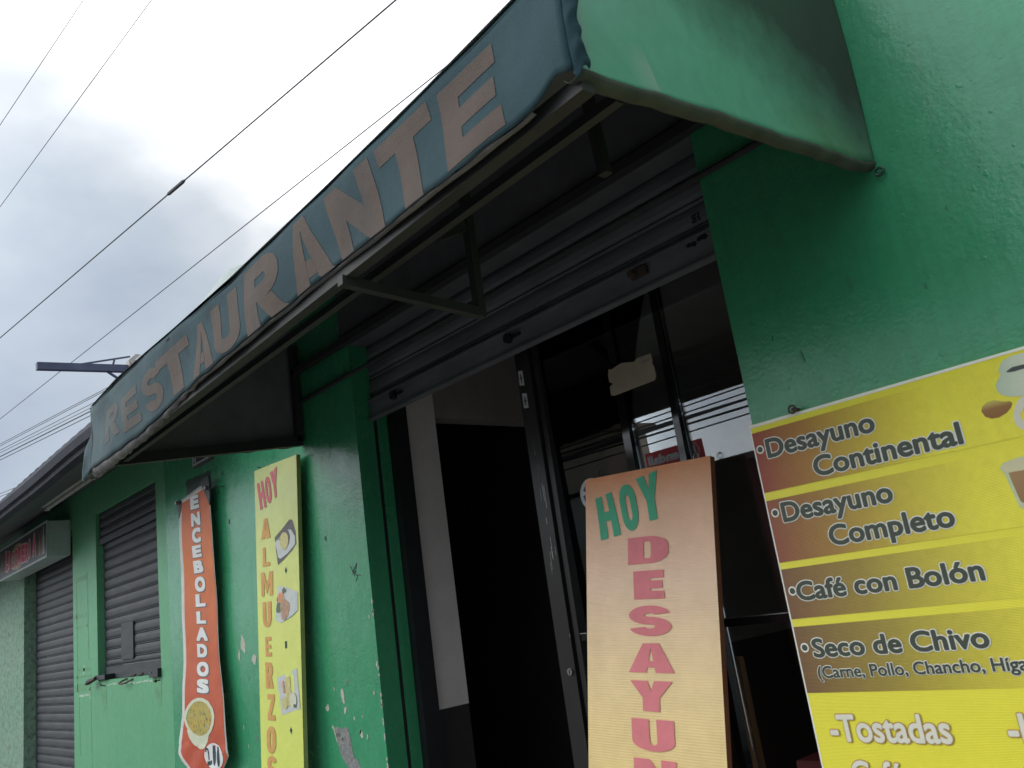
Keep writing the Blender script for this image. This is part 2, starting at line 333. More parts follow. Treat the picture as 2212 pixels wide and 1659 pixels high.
# ------------------------------------------------------------------ mesh helpers
class MB:
    def __init__(s): s.v = []; s.f = []; s.m = []
    def add(s, vs_, fs, mi=0):
        o = len(s.v); s.v += [tuple(p) for p in vs_]
        for f in fs: s.f.append([o + i for i in f]); s.m.append(mi)
    def box(s, x0, x1, y0, y1, z0, z1, mi=0):
        s.add([(x, y, z) for z in (z0, z1) for y in (y0, y1) for x in (x0, x1)],
              [(0, 2, 3, 1), (4, 5, 7, 6), (0, 1, 5, 4), (2, 6, 7, 3), (0, 4, 6, 2), (1, 3, 7, 5)], mi)
    def quad(s, a, b, c, d, mi=0): s.add([a, b, c, d], [(0, 1, 2, 3)], mi)
    def poly(s, pts, mi=0): s.add(pts, [tuple(range(len(pts)))], mi)
    def slab(s, pts, off, mi=0):                       # polygon pushed along off into a closed slab
        n = len(pts); q = [tuple(Vector(p) + Vector(off)) for p in pts]
        s.add(list(pts) + q, [tuple(range(n)), tuple(range(2 * n - 1, n - 1, -1))] + [(i, i + n, (i + 1) % n + n, (i + 1) % n) for i in range(n)], mi)
    def tube(s, pts, r, seg=8, mi=0, cap=True):
        pts = [Vector(p) for p in pts]; rings = []
        for i, p in enumerate(pts):
            d = (pts[min(i + 1, len(pts) - 1)] - pts[max(i - 1, 0)]).normalized()
            a = d.cross(Vector((0, 0, 1)));
            if a.length < .05: a = d.cross(Vector((0, 1, 0)))
            a.normalize(); b = d.cross(a); rr = r[i] if isinstance(r, (list, tuple)) else r
            rings.append([p + a * math.cos(k * 2 * math.pi / seg) * rr + b * math.sin(k * 2 * math.pi / seg) * rr for k in range(seg)])
        o = []
        for R in rings: o += R
        fs = [(i * seg + k, i * seg + (k + 1) % seg, (i + 1) * seg + (k + 1) % seg, (i + 1) * seg + k) for i in range(len(rings) - 1) for k in range(seg)]
        if cap: fs += [tuple(range(seg))[::-1], tuple(range((len(rings) - 1) * seg, len(rings) * seg))]
        s.add(o, fs, mi)
    def bar(s, a, b, w_, h_, mi=0, up=(0, 0, 1)):       # rectangular tube between two points
        a = Vector(a); b = Vector(b); d = (b - a).normalized(); u = Vector(up)
        if abs(d.dot(u)) > .95: u = Vector((0, 1, 0))
        x = d.cross(u).normalized(); z = x.cross(d)
        vs_ = [p + x * i * w_ / 2 + z * j * h_ / 2 for p in (a, b) for i, j in ((-1, -1), (1, -1), (1, 1), (-1, 1))]
        s.add(vs_, [(3, 2, 1, 0), (4, 5, 6, 7), (0, 1, 5, 4), (1, 2, 6, 5), (2, 3, 7, 6), (3, 0, 4, 7)], mi)
    def grid(s, fn, nu, nv, mi=0):
        o = [fn(i / nu, j / nv) for j in range(nv + 1) for i in range(nu + 1)]
        s.add(o, [(j * (nu + 1) + i, j * (nu + 1) + i + 1, (j + 1) * (nu + 1) + i + 1, (j + 1) * (nu + 1) + i) for j in range(nv) for i in range(nu)], mi)
    def xf(s, fn): s.v = [tuple(fn(*p)) for p in s.v]; return s
    def build(s, name, mats, parent=None, smooth=False, bevel=0, solid=0, label=None):
        me = bpy.data.meshes.new(name); me.from_pydata(s.v, [], s.f); me.update()
        mats = mats if isinstance(mats, (list, tuple)) else [mats]
        for x in mats: me.materials.append(x)
        for p, i in zip(me.polygons, s.m): p.material_index = i; p.use_smooth = smooth
        bm = bmesh.new(); bm.from_mesh(me)
        if bevel:
            bmesh.ops.bevel(bm, geom=[e for e in bm.edges if len(e.link_faces) == 2 and e.calc_face_angle(0) > .6], offset=bevel, segments=2, affect='EDGES', clamp_overlap=True)
        if solid: bmesh.ops.solidify(bm, geom=bm.faces[:], thickness=solid)
        bmesh.ops.recalc_face_normals(bm, faces=bm.faces) if (bevel or solid) else None
        bm.to_mesh(me); bm.free()
        o = bpy.data.objects.new(name, me); COL.objects.link(o)
        if parent is not None: o.parent = parent
        if label: o['label'] = label
        return o
def thing(name, label, cat, loc=(0, 0, 0), group=None, mw=None):
    o = bpy.data.objects.new(name, None); COL.objects.link(o); o.empty_display_size = .1
    if mw is not None: o.matrix_world = mw
    else: o.location = loc
    o['label'] = label; o['category'] = cat
    if group: o['group'] = group
    return o
def tag(o, label, cat, group=None):
    o['label'] = label; o['category'] = cat
    if group: o['group'] = group
    return o
def struct(o, label=None):
    o['kind'] = 'structure'
    if label: o['label'] = label
    return o

# lettering: flat meshes from the built-in font
_cache = {}
def raw_text(txt, off):
    k = (txt, off)
    if k in _cache: return _cache[k]
    cu = bpy.data.curves.new('t', 'FONT'); cu.body = txt; cu.size = 1; cu.offset = off; cu.resolution_u = 5; cu.fill_mode = 'FRONT'
    ob = bpy.data.objects.new('t', cu); COL.objects.link(ob)
    dg = bpy.context.evaluated_depsgraph_get(); me = bpy.data.meshes.new_from_object(ob.evaluated_get(dg))
    vs_ = [(p.co.x, p.co.y) for p in me.vertices]; fs = [tuple(p.vertices) for p in me.polygons]
    bpy.data.objects.remove(ob); bpy.data.curves.remove(cu); bpy.data.meshes.remove(me)
    _cache[k] = (vs_, fs); return _cache[k]
def put(mb, txt, q, bold=.0, halo=0, cap=None, fn=None, mi=0, layer=.00002, ax=1, square=False):
    """q: four corners (bl, br, tr, tl) as 2D points; fn maps (u, v) to 3D; the glyphs are thickened by spreading copies on a small circle"""
    bv, fs = raw_text(txt, 0)
    x0 = min(p[0] for p in bv) - bold; x1 = max(p[0] for p in bv) + bold
    if cap: hv, _ = raw_text('H', 0); y0 = min(p[1] for p in hv) - bold; y1 = max(p[1] for p in hv) + bold
    else: y0 = min(p[1] for p in bv) - bold; y1 = max(p[1] for p in bv) + bold
    r = bold + halo; n = 1 if r == 0 else (8 if (r < .04 or square) else 14)
    rings = [(0, 0)] + ([] if r == 0 else [(r * math.cos(2 * math.pi * k / n), r * math.sin(2 * math.pi * k / n)) for k in range(n)])
    if square and r: rings = [(0, 0)] + [(r * i, r * j) for i in (-1, -.5, 0, .5, 1) for j in (-1, -.5, 0, .5, 1) if i or j]
    if r > .06 and not square: rings += [(r * .5 * math.cos(2 * math.pi * (k + .5) / 8), r * .5 * math.sin(2 * math.pi * (k + .5) / 8)) for k in range(8)]
    q = [Vector(p) for p in q]
    for k, (dx, dy) in enumerate(rings):
        o = []
        for px_, py_ in bv:
            x = (px_ + dx - x0) / (x1 - x0); y = (py_ + dy - y0) / (y1 - y0)
            a = q[0] + (q[1] - q[0]) * x; b = q[3] + (q[2] - q[3]) * x; p = a + (b - a) * y
            w_ = list(fn(p.x, p.y)); w_[ax] += layer * k; o.append(w_)
        mb.add(o, fs, mi)
def arc_strip(cx, cy, rx, ry, w_, h_, a0, a1, n=14):
    o = []
    for k in range(n):
        p = []
        for a in (a0 + (a1 - a0) * k / n, a0 + (a1 - a0) * (k + 1) / n):
            c_, s_ = math.cos(rad(a)), math.sin(rad(a)); p.append(((cx + rx * c_, cy + ry * s_), (cx + (rx - w_) * c_, cy + (ry - h_) * s_)))
        o.append([p[0][0], p[1][0], p[1][1], p[0][1]])
    return o
def block(c, w, h):
    """a heavy sign painter's capital in the unit square as non overlapping polygons; w and h are the stroke widths"""
    R = lambda x0, x1, y0, y1: [(x0, y0), (x1, y0), (x1, y1), (x0, y1)]
    mir = lambda P: [(1 - x, y) for x, y in P][::-1]
    if c == 'E': return [R(0, w, 0, 1), R(w, 1, 0, h), R(w, .95, .5 - h / 2, .5 + h / 2), R(w, 1, 1 - h, 1)]
    if c == 'L': return [R(0, w, 0, 1), R(w, 1, 0, h)]
    if c == 'H': return [R(0, w, 0, 1), R(1 - w, 1, 0, 1), R(w, 1 - w, .5 - h / 2, .5 + h / 2)]
    if c == 'T': return [R(0, 1, 1 - h, 1), R(.5 - w / 2, .5 + w / 2, 0, 1 - h)]
    if c == 'N': return [R(0, w, 0, 1), R(1 - w, 1, 0, 1), [(w, 1), (w, .50), (1 - w, 0), (1 - w, .50)]]
    if c == 'M': return [R(0, w, 0, 1), R(1 - w, 1, 0, 1), [(w, 1), (w, .52), (.5, .06), (.5, .50)], [(1 - w, 1), (.5, .50), (.5, .06), (1 - w, .52)]]
    if c == 'Z': return [R(0, 1, 1 - h, 1), R(0, 1, 0, h), [(0, h), (w * 1.2, h), (1, 1 - h), (1 - w * 1.2, 1 - h)]]
    if c == 'Y':
        l = [(0, 1), (w * 1.05, 1), (.5, .66), (.5, .44), (.5 - w / 2, .44)]; return [l[::-1], mir(l[::-1]), R(.5 - w / 2, .5 + w / 2, 0, .44)]
    if c == 'A':
        x = lambda y: w + (.5 - w) * y / .84
        l = [(0, 0), (w, 0), (.5, .84), (.5, 1), (.33, 1)]
        return [l, mir(l), [(x(.18), .18), (1 - x(.18), .18), (1 - x(.40), .40), (x(.40), .40)]]
    if c == 'U': return [R(0, w, .32, 1), R(1 - w, 1, .32, 1)] + arc_strip(.5, .32, .5, .32, w, h, 180, 360)
    if c == 'O': return [R(0, w, .36, .64), R(1 - w, 1, .36, .64)] + arc_strip(.5, .36, .5, .36, w, h, 180, 360) + arc_strip(.5, .64, .5, .36, w, h, 0, 180)
    if c == 'D': return [R(0, w, 0, 1), R(w, .55, 0, h), R(w, .55, 1 - h, 1), R(1 - w, 1, .38, .62)] + arc_strip(.55, .38, .45, .38, w, h, 270, 360) + arc_strip(.55, .62, .45, .38, w, h, 0, 90)
    if c == 'R': return [R(0, w, 0, 1), R(w, .55, 1 - h, 1), R(w, .55, .42, .42 + h * .9)] + arc_strip(.55, .71, .43, .29, w, h * .95, -90, 90) + [[(.36, .42), (1 - w * 1.05, 0), (1, 0), (.36 + w * 1.05, .42)]]
    if c == 'S': return arc_strip(.5, 1 - .5 * (.5 + h / 2), .5, .5 * (.5 + h / 2), w, h, 12, 270, 18) + arc_strip(.5, .5 * (.5 + h / 2), .5, .5 * (.5 + h / 2), w, h, 90, -168, 18)
def put_block(mb, c, q, w, h, fn, mi=0):
    q = [Vector(p) for p in q]
    for P in block(c, w, h):
        o = []
        for x, y in P:
            a = q[0] + (q[1] - q[0]) * x; b = q[3] + (q[2] - q[3]) * x; p = a + (b - a) * y; o.append(fn(p.x, p.y))
        mb.add(o, [tuple(range(len(o)))], mi)
def rectq(x0, x1, y0, y1, sh=0): return ((x0, y0), (x1, y0), (x1 + sh, y1), (x0 + sh, y1))
def ell(cx, cy, rx, ry, n=28, rot=0, jit=0):
    o = []
    for k in range(n):
        a = 2 * math.pi * k / n; r = 1 + random.uniform(-jit, jit); x = rx * math.cos(a) * r; y = ry * math.sin(a) * r
        o.append((cx + x * math.cos(rot) - y * math.sin(rot), cy + x * math.sin(rot) + y * math.cos(rot)))
    return o

# ------------------------------------------------------------------ ground and street
g = MB(); g.box(-600, 600, -600, 600, -.6, -.16); struct(g.build('terrain', M['concrete']))
g = MB(); g.quad((-90, -9.0, -.15), (60, -9.0, -.15), (60, -2.9, -.15), (-90, -2.9, -.15)); struct(g.build('road', M['asphalt']))
g = MB(); g.box(-60, 40, -2.75, 5.5, -.2, 0.0); struct(g.build('pavement', M['concrete']))
g = MB()
for k in range(80): g.box(-60 + k * 1.25, -60 + k * 1.25 + 1.242, -2.9, -2.75, -.2, .003)
struct(g.build('kerb', M['kerb']))
g = MB(); g.box(-60, 40, -12.0, -9.0, -.2, .0); struct(g.build('opposite_pavement', M['concrete']))

# ------------------------------------------------------------------ slatted shutter profile
def slats(mb, x0, x1, y, z0, z1, pitch, depth, start=None, holes=None, mi=0):
    prof = []                                           # (y, z) from top to bottom
    z = z1 if start is None else start
    while z > z0 + .001:
        zb = max(z - pitch, z0)
        h = z - zb
        prof += [(0.0, z), (-depth * .55, z - h * .10), (-depth, z - h * .30), (-depth, z - h * .60), (-depth * .55, z - h * .78),
                 (.004, z - h * .80), (.004, z - h * .84), (-depth * .75, z - h * .86), (-depth * .85, z - h * .91), (.003, z - h * .94), (.004, z - h * .985)]
        z = zb
    prof.append((0, z))
    n = len(prof)
    vs_ = [(x0, y + p[0], p[1]) for p in prof] + [(x1, y + p[0], p[1]) for p in prof]
    mb.add(vs_, [(i, i + 1, n + i + 1, n + i) for i in range(n - 1)], mi)

# ------------------------------------------------------------------ restaurant building
R0 = Vector((-2.4, 0, 0))
rest = thing('restaurant_building', 'emerald green painted restaurant front with a half open rolling shutter under the awning', 'building', R0)
def rl(mb): return mb.xf(lambda x, y, z: (x - R0.x, y - R0.y, z - R0.z))
XL, XR = -3.56, -1.375                                   # opening
wb = MB()
wb.box(-6.2, XL, 0, .104, 0, 3.55)
wb.box(XR, 3.2, 0, .20, 0, 3.55)
wb.box(XL, XR, 0, .09, 3.0, 3.55)
wb.box(XL - .12, XL, .126, .185, 0, 3.0)
wb.box(-6.2, XL - .12, .104, .20, 0, 3.55)
# bare plaster where the paint came off, chips, scribble
def flat(pts, mi, d=.0015): wb.slab([(x, -d, z) for x, z in pts], (0, d + .004, 0), mi)
def blob(x, z, rx, rz, mi, rot=0, n=11, d=.0015): flat(ell(x, z, rx, rz, n, rot, .28), mi, d)
flat([(-4.028, 1.108), (-4.012, 1.088), (-4.002, 1.055), (-3.985, 1.02), (-3.972, .982), (-3.94, .95), (-3.90, .92), (-3.87, .86), (-3.79, .80), (-3.775, .86),
      (-3.80, .932), (-3.822, .965), (-3.85, .972), (-3.862, 1.0), (-3.868, 1.05), (-3.885, 1.105), (-3.925, 1.108), (-3.95, 1.098), (-3.985, 1.11)], 1)
flat([(-4.040, 1.112), (-4.022, 1.094), (-4.00, 1.04), (-3.99, 1.03), (-4.012, 1.095), (-4.028, 1.118)], 2, .003)
for x, z, a, b, r in ((-3.91, 1.252, .016, .034, .2), (-4.067, 1.198, .018, .016, 0), (-3.898, 1.187, .010, .018, -.3), (-3.763, 1.077, .012, .02, .4),
                      (-3.714, 1.067, .005, .012, -.3), (-3.573, 1.387, .009, .012, 0), (-3.987, 1.287, .005, .009, 0), (-4.62, 1.405, .03, .012, .4), (-4.75, 1.52, .02, .035, .2),
                      (-5.02, 1.56, .03, .05, .1), (-5.08, 1.50, .014, .03, 0), (-4.88, 1.47, .03, .03, .5), (-3.6, 1.6, .006, .01, 0), (-3.62, 1.26, .005, .01, 0)):
    blob(x, z, a, b, 2, r)
for x, z in ((-5.18, 2.62), (-5.12, 2.3), (-5.9, 2.2), (-4.75, 2.69), (-3.95, 2.02), (-4.62, 2.25), (-5.95, 1.9), (-4.7, 1.3)):
    blob(x, z, .010, .014, 3)
for (a, b) in (((-3.73, 1.853), (-3.712, 1.824)), ((-3.712, 1.824), (-3.668, 1.861)), ((-3.668, 1.861), (-3.691, 1.818)), ((-3.715, 1.826), (-3.671, 1.80)), ((-3.671, 1.80), (-3.691, 1.776)),
               ((-3.72, 1.815), (-3.68, 1.822)), ((-3.644, 1.799), (-3.68, 1.806)), ((-3.70, 1.84), (-3.70, 1.80))):
    a = Vector(a); b = Vector(b); n_ = Vector((-(b - a).y, (b - a).x)).normalized() * .0022
    flat([tuple(a + n_), tuple(b + n_), tuple(b - n_), tuple(a - n_)], 3)
# chips along the pilaster corner
for k in range(16):
    z = random.uniform(.75, 1.7); blob(XL - .004, z, .005, random.uniform(.006, .02), 2)
for k in range(30):
    x, z = random.choice(((random.uniform(-5.12, -4.66), random.uniform(.7, 1.6)), (random.uniform(-4.08, -3.66), random.uniform(.7, 1.35)))); blob(x, z, random.uniform(.002, .007), random.uniform(.003, .014), random.choice((1, 2, 2)), random.uniform(-.5, .5))
# dark square hole above the banner
flat([(-5.785, 2.688), (-5.365, 2.676), (-5.372, 2.44), (-5.79, 2.45)], 4, .002)
# small dents and drips on the big wall
for k in range(3):
    x = random.uniform(-1.25, -.2); z = random.uniform(2.02, 2.75); blob(x, z, random.uniform(.002, .005), random.uniform(.003, .012), 5)
for x, z, l in ((-.985, 2.27, .05), (-1.17, 2.12, .035), (-.80, 2.19, .02), (-.70, 2.36, .015)):
    blob(x, z, .0035, l / 2, 5, random.uniform(-.2, .2))
rl(wb).build('wall', [M['green'], M['plaster'], M['chip'], M['ink'], M['green_dark'], mat('dull_green_dent', (.035, .20, .10), .5, .2, 30)], rest)

ib = MB()                                                # interior
D0, D1, DZ = .49, 1.42, 2.58                             # side doorway
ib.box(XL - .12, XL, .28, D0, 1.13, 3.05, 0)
ib.box(XL - .12, XL, D0, D1, DZ, 3.05, 2)  # white wall over and past the doorway, its shade painted in as brown
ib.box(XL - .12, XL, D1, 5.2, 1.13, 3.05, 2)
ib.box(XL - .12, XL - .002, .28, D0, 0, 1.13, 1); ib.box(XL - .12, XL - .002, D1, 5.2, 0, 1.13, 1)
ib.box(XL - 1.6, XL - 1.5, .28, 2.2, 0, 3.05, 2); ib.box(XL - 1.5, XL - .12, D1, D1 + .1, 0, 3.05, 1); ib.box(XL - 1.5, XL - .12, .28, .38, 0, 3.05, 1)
ib.box(XL - 1.6, .6, 5.2, 5.3, 0, 3.05, 2); ib.box(2.6, 3.2, 5.2, 5.3, 0, 3.05, 2); ib.box(.6, 2.6, 5.2, 5.3, 2.1, 3.05, 2); ib.box(3.1, 3.2, .2, 5.2, 0, 3.05, 2)  # gap in the rear wall is unseen, added to let daylight into the room
rl(ib).build('interior_wall', [M['white_wall'], M['wainscot'], M['interior']], rest)
ib = MB(); ib.box(XL - 1.6, 3.2, .2, 5.3, 3.05, 3.15); rl(ib).build('ceiling', M['interior'], rest)
ib = MB(); ib.box(XL - 1.6, 3.1, .2, 5.2, .002, .02); rl(ib).build('floor', M['interior_floor'], rest)
ib = MB(); ib.box(-6.2, 3.2, .0, 5.3, 3.555, 3.65); rl(ib).build('roof', M['concrete'], rest)
ib = MB(); ib.box(-6.2, -6.1, .2, 5.3, 0, 3.55); rl(ib).build('rear_wall', M['white_build'], rest)
ib = MB(); ib.box(XL, XR, .1, .2, 2.98, 3.05); ib.box(XL + .002, XR - .002, .0, .1, 2.935, 2.998); rl(ib).build('lintel', M['soffit'], rest)
ib = MB(); ib.box(XL - .06, XR + .10, -.012, -.002, 3.0, 3.40); rl(ib).build('shutter_box', M['soffit'], rest)
ib = MB(); ib.tube([(-4.1, -.016, 2.778), (-.86, -.016, 2.780)], .011, 8); rl(ib).build('conduit', M['frame_dark'], rest)

# rolling shutter, half raised
ib = MB(); slats(ib, XL - .03, XR + .06, .112, 2.655, 3.02, .089, .010, start=3.027)
sh = rl(ib).build('roller_shutter', M['shutter'], rest)
ib = MB(); ib.box(XL + .003, XR + .06, .086, .106, 2.553, 2.652); ib.box(XL + .003, XR + .06, .070, .106, 2.545, 2.5525)
ib.box(XL + .003, XR + .06, .079, .0858, 2.640, 2.650)
for k in range(9): 
    x = -1.50 + (k % 3) * .012 + random.uniform(-.003, .003); z = 2.70 + (k // 3) * .011; ib.box(x, x + .007, .099, .1015, z, z + .006, 1)
for p in ((-1.475, 2.632), (-1.455, 2.628), (-1.50, 2.622), (-1.52, 2.625), (-1.46, 2.64)): ib.slab([(x, .0845, z) for x, z in ell(p[0], p[1], .012, .008, 9, 0, .3)], (0, .002, 0), 1)
rl(ib).build('bottom_bar', [M['shutter'], M['black_metal']], sh)
for x in (-3.321, -2.456):
    ib = MB(); ib.tube([(x, .085, 2.611), (x, .066, 2.611)], .021, 16); ib.box(x + .015, x + .07, .074, .0857, 2.606, 2.617)
    rl(ib).build('lock', M['black_metal'], sh)
ib = MB(); ib.box(-1.775, -1.70, .070, .0855, 2.597, 2.633); ib.tube([(-1.757, .07, 2.615), (-1.757, .045, 2.612)], .014, 12); rl(ib).build('latch', M['rust'], sh, bevel=.003)
ib = MB(); ib.box(XL - .12, XL - .005, .106, .124, 0, 3.0); rl(ib).build('guide_rail', M['black_metal'], rest)
ib = MB(); ib.box(XR + .005, XR + .07, .205, .225, 0, 3.0); rl(ib).build('guide_rail', M['black_metal'], rest)

# storefront: aluminium frame and glass
GY = .215
fb = MB()
fb.box(XL + .002, XL + .045, .187, .279, 0, 2.97, 1)                                # left post on the wall
fb.box(-2.545, -2.462, .180, .255, 0, 2.97)                                         # door post
fb.box(-2.452, -2.425, .192, .245, 0, 2.97)
fb.box(-2.047, -2.012, .200, .240, 0, 2.97, 3)
fb.box(-1.808, -1.781, .200, .236, 0, 2.97, 3)
fb.box(-1.42, -1.30, .19, .24, 0, 2.97)
for x0, x1 in ((-2.424, -2.048), (-2.011, -1.809), (-1.780, -1.421)):
    fb.box(x0, x1, .196, .24, 1.392, 1.418, 3); fb.box(x0, x1, .196, .24, .02, .10)
fb.box(-2.463, -2.461, .1785, .1795, 1.41, 1.424, 2); fb.box(-2.424, -2.048, .1945, .1958, 1.4165, 1.4195, 2); fb.box(-1.78, -1.421, .1945, .1958, 1.4165, 1.4195, 2)
for k in range(13):
    z = random.choice((random.uniform(1.62, 1.85), random.uniform(1.9, 2.2))); x = random.uniform(-2.51, -2.466); l = random.uniform(.02, .09); fb.box(x, x + random.uniform(.0008, .002), .1785, .1798, z, z + l, 2)
sf = rl(fb).build('storefront_frame', [M['frame_alu'], M['black_metal'], M['steel'], M['stile']], rest)
TILT = 0.026                                            # panes lean very slightly out of plumb
for x0, x1, z0, z1 in ((-2.424, -2.048, 1.419, 2.968), (-2.424, -2.048, .101, 1.391), (-2.011, -1.809, 1.419, 2.968), (-2.011, -1.809, .101, 1.391), (-1.780, -1.421, 1.419, 2.968), (-1.780, -1.421, .101, 1.391)):
    pb = MB(); pb.box(x0, x1, GY, GY + .005, z0, z1)
    pb.xf(lambda x, y, z: (x, y - (z - 2.3) * TILT, z))
    rl(pb).build('pane', M['glass'], sf)
pb = MB(); pb.tube([(-2.487, .181, 1.284), (-2.487, .172, 1.284)], .013, 16); pb.box(-2.4895, -2.4845, .1705, .1715, 1.276, 1.292, 1)
rl(pb).build('keyhole', [M['steel'], M['black_metal']], sf)
def decal(pts, y, d=.001): 
    mb = MB(); mb.slab([(x, y, z) for x, z in pts], (0, d, 0)); return mb
for q in (((-2.534, 2.502), (-2.508, 2.496), (-2.508, 2.432), (-2.536, 2.439)), ((-2.530, 2.402), (-2.503, 2.396), (-2.503, 2.334), (-2.530, 2.339))):
    q = tuple((x, z) for x, z in q)
    s_ = decal(q, .1785, .0012); cx = sum(p[0] for p in q) / 4; cz = sum(p[1] for p in q) / 4
    s_.slab([(x, .178, z) for x, z in rectq(cx - .003, cx + .004, cz - .022, cz + .018)], (0, .0004, 0), 1)
    s_.slab([(x, .178, z) for x, z in rectq(cx - .008, cx + .009, cz - .004, cz + .003)], (0, .0003, 0), 1)
    rl(s_).build('sticker', [M['sticker'], M['sticker_print']], sf)

# paper notice taped to the glass
pn = MB()
edge = [(-2.054, 2.340), (-2.045, 2.362), (-2.035, 2.356), (-1.98, 2.366), (-1.92, 2.352), (-1.90, 2.360), (-1.838, 2.358), (-1.836, 2.33), (-1.840, 2.318), (-1.834, 2.31), (-1.832, 2.27), (-1.842, 2.258), (-2.04, 2.256), (-2.056, 2.262), (-2.055, 2.295), (-2.036, 2.302), (-2.053, 2.312)]
def gy(z): return GY - .0016 - (z - 2.3) * TILT
pn.slab([(x, .1860, z) for x, z in edge], (0, .0012, 0)); 
for k, (x, z) in enumerate(((-1.885, 2.337), (-1.872, 2.337), (-1.858, 2.338))): put(pn, 'OHU'[k], rectq(x, x + .010, z - .006, z + .007), .0, 0, None, lambda u, v: (u, .1854, v), 1)
tag(pn.build('paper_notice', [M['paper'], M['sticker_print']]), 'torn beige paper notice taped high on the dark shop glass', 'notice')
rs = MB(); rs.slab([(x, gy(z), z) for x, z in ell(-2.27, 1.927, .062, .062)], (0, .001, 0))  # painted disc on the pane standing in for a sign mirrored in the glass
for a in (0, 60, 120):
    q = [(math.cos(rad(a + 15)) * i * .045 - math.sin(rad(a + 15)) * j * .013, math.sin(rad(a + 15)) * i * .045 + math.cos(rad(a + 15)) * j * .013) for i, j in ((-1, -1), (1, -1), (1, 1), (-1, 1))]
    rs.poly([(-2.27 + x, gy(1.927 + z) - .0004 - a * .000004, 1.927 + z) for x, z in q], 1)
tag(rs.build('mirrored_emblem', [M['sticker'], M['mirrored_blue']]), 'round white disc with blue star cross, painted mirror image of a sign, at left edge of the orange breakfast sign', 'sticker')

# wooden chair behind the glass
ch = thing('wooden_chair', 'orange varnished wooden chair standing behind the shop glass', 'chair', (-1.82, .42, .02))
def cpart(name, fn): mb = MB(); fn(mb); return mb.build(name, M['wood'], ch, bevel=.004)
cpart('back_post', lambda m: m.bar((-.075, 0, 0), (-.08, .0, 1.255), .045, .04, up=(0, 1, 0)))
cpart('back_post', lambda m: m.bar((.42, 0, 0), (.41, .0, 1.255), .045, .04, up=(0, 1, 0)))
cpart('back_rail', lambda m: m.box(.0, .39, .45, .475, .90, .965)); cpart('back_rail', lambda m: m.box(-.05, .39, -.012, .012, .62, .67))
cpart('seat', lambda m: m.box(-.09, .44, .022, .45, .45, .49)); cpart('leg', lambda m: m.box(-.08, -.04, .40, .44, 0, .45)); cpart('leg', lambda m: m.box(.39, .43, .40, .44, 0, .45))
tb = thing('dining_table', 'red topped dining table in the dark room behind the glass', 'table', (-1.6, 1.5, .02))
mb = MB(); mb.box(-.6, .6, -.4, .4, .72, .76); mb.build('tabletop', M['maroon'], tb, bevel=.006)
for sx in (-1, 1):
    for sy in (-1, 1): mb = MB(); mb.box(sx * .55 - .025, sx * .55 + .025, sy * .35 - .025, sy * .35 + .025, 0, .72); mb.build('leg', M['wood'], tb)

# ------------------------------------------------------------------ awning
A0 = Vector((-.838, -1.175, 0)); B0 = Vector((-4.13, -1.06, 0)); FL = (B0 - A0).length; FU = (B0 - A0).normalized(); FN = Vector((FU.y, -FU.x, 0)).normalized()
if FN.y > 0: FN = -FN
aw = thing('awning', 'weathered box awning with a teal front reading RESTAURANTE over the entrance', 'awning', (-2.4, -.6, 0))
AWO = Vector((-2.4, -.6, 0))
def al(mb): return mb.xf(lambda x, y, z: (x - AWO.x, y - AWO.y, z))
def interp(tab, s):
    for (a, va), (b, vb) in zip(tab, tab[1:]):
        if s <= b: return va + (vb - va) * max(0, (s - a)) / (b - a)
    return tab[-1][1]
BOT = [(0, 2.432), (.04, 2.446), (.085, 2.428), (.16, 2.416), (.34, 2.419), (.957, 2.441), (1.6, 2.430), (2.05, 2.432), (2.57, 2.408), (2.97, 2.412), (3.30, 2.425)]
TOP = [(0, 2.672), (.12, 2.666), (.45, 2.659), (.9, 2.660), (1.56, 2.669), (2.1, 2.69), (2.54, 2.713), (2.87, 2.725), (3.30, 2.716)]
def ripple(s, z):
    t_ = (z - 2.42) / .25
    return .004 * math.sin(s * 5.1 + 1.2 * t_) * (1 - .4 * t_) + .0015 * math.sin(s * 23 + 2.1) * (1 - t_) + .004 * math.sin(s * 4.3 + 5 * t_)
def fpt(s, z, off=0):
    p = A0 + FU * s + FN * (off + ripple(s, z)); return (p.x, p.y, z)
fb = MB()
def f_fn(u, v_):
    s = u * FL; zb = interp(BOT, s) + .0015 * math.sin(s * 31) + .0016 * math.sin(s * 47) * math.sin(s * 13) + .003 * max(0, math.sin(s * 7.3 + 1) * math.sin(s * 91) - .55) ; zt = interp(TOP, s) + .003 * math.sin(s * 19)
    z = zb + (zt - zb) * v_
    p = Vector(fpt(s, z))
    if v_ > .93: p -= FN * (v_ - .93) / .07 * .006                  # rolled over the top rail
    return tuple(p)
fb.grid(f_fn, 170, 14)
fas = al(fb).build('fascia', M['fascia'], aw, smooth=True, solid=.0015)
# ragged tail at the left end and a torn wrap at the right corner
fb = MB()
def tail(u, v_):
    s = FL + u * (.055 + .10 * (1 - v_) ** 3 - .05 * v_ ** 2 + .012 * math.sin(v_ * 17)); z0 = interp(BOT, FL) - .035 * u * (1 - v_); zt = interp(TOP, FL) - .03 * u
    z = z0 + (zt - z0) * v_; p = Vector(fpt(s, z)); p += FN * .02 * u * math.sin(v_ * 5); return tuple(p)
fb.grid(tail, 8, 14); al(fb).build('torn_edge', M['fascia'], fas, smooth=True, solid=.0012); fb = MB()
def wrap(u, v_):
    z0 = 2.427 - .012 * math.sin(u * 6); z = z0 + (2.672 - z0) * v_
    a = u * math.pi / 2 * .9; r = .020 + .003 * math.sin(v_ * 13) + .0015 * math.sin(v_ * 41)
    p = A0 + Vector((1, 0, 0)) * (r * math.sin(a) - .001) + FN * (ripple(0, z) - .02 + .02 * math.cos(a)) + Vector((0, .004 * u * (1 + math.sin(v_ * 23)), 0)); return (p.x, p.y, z)
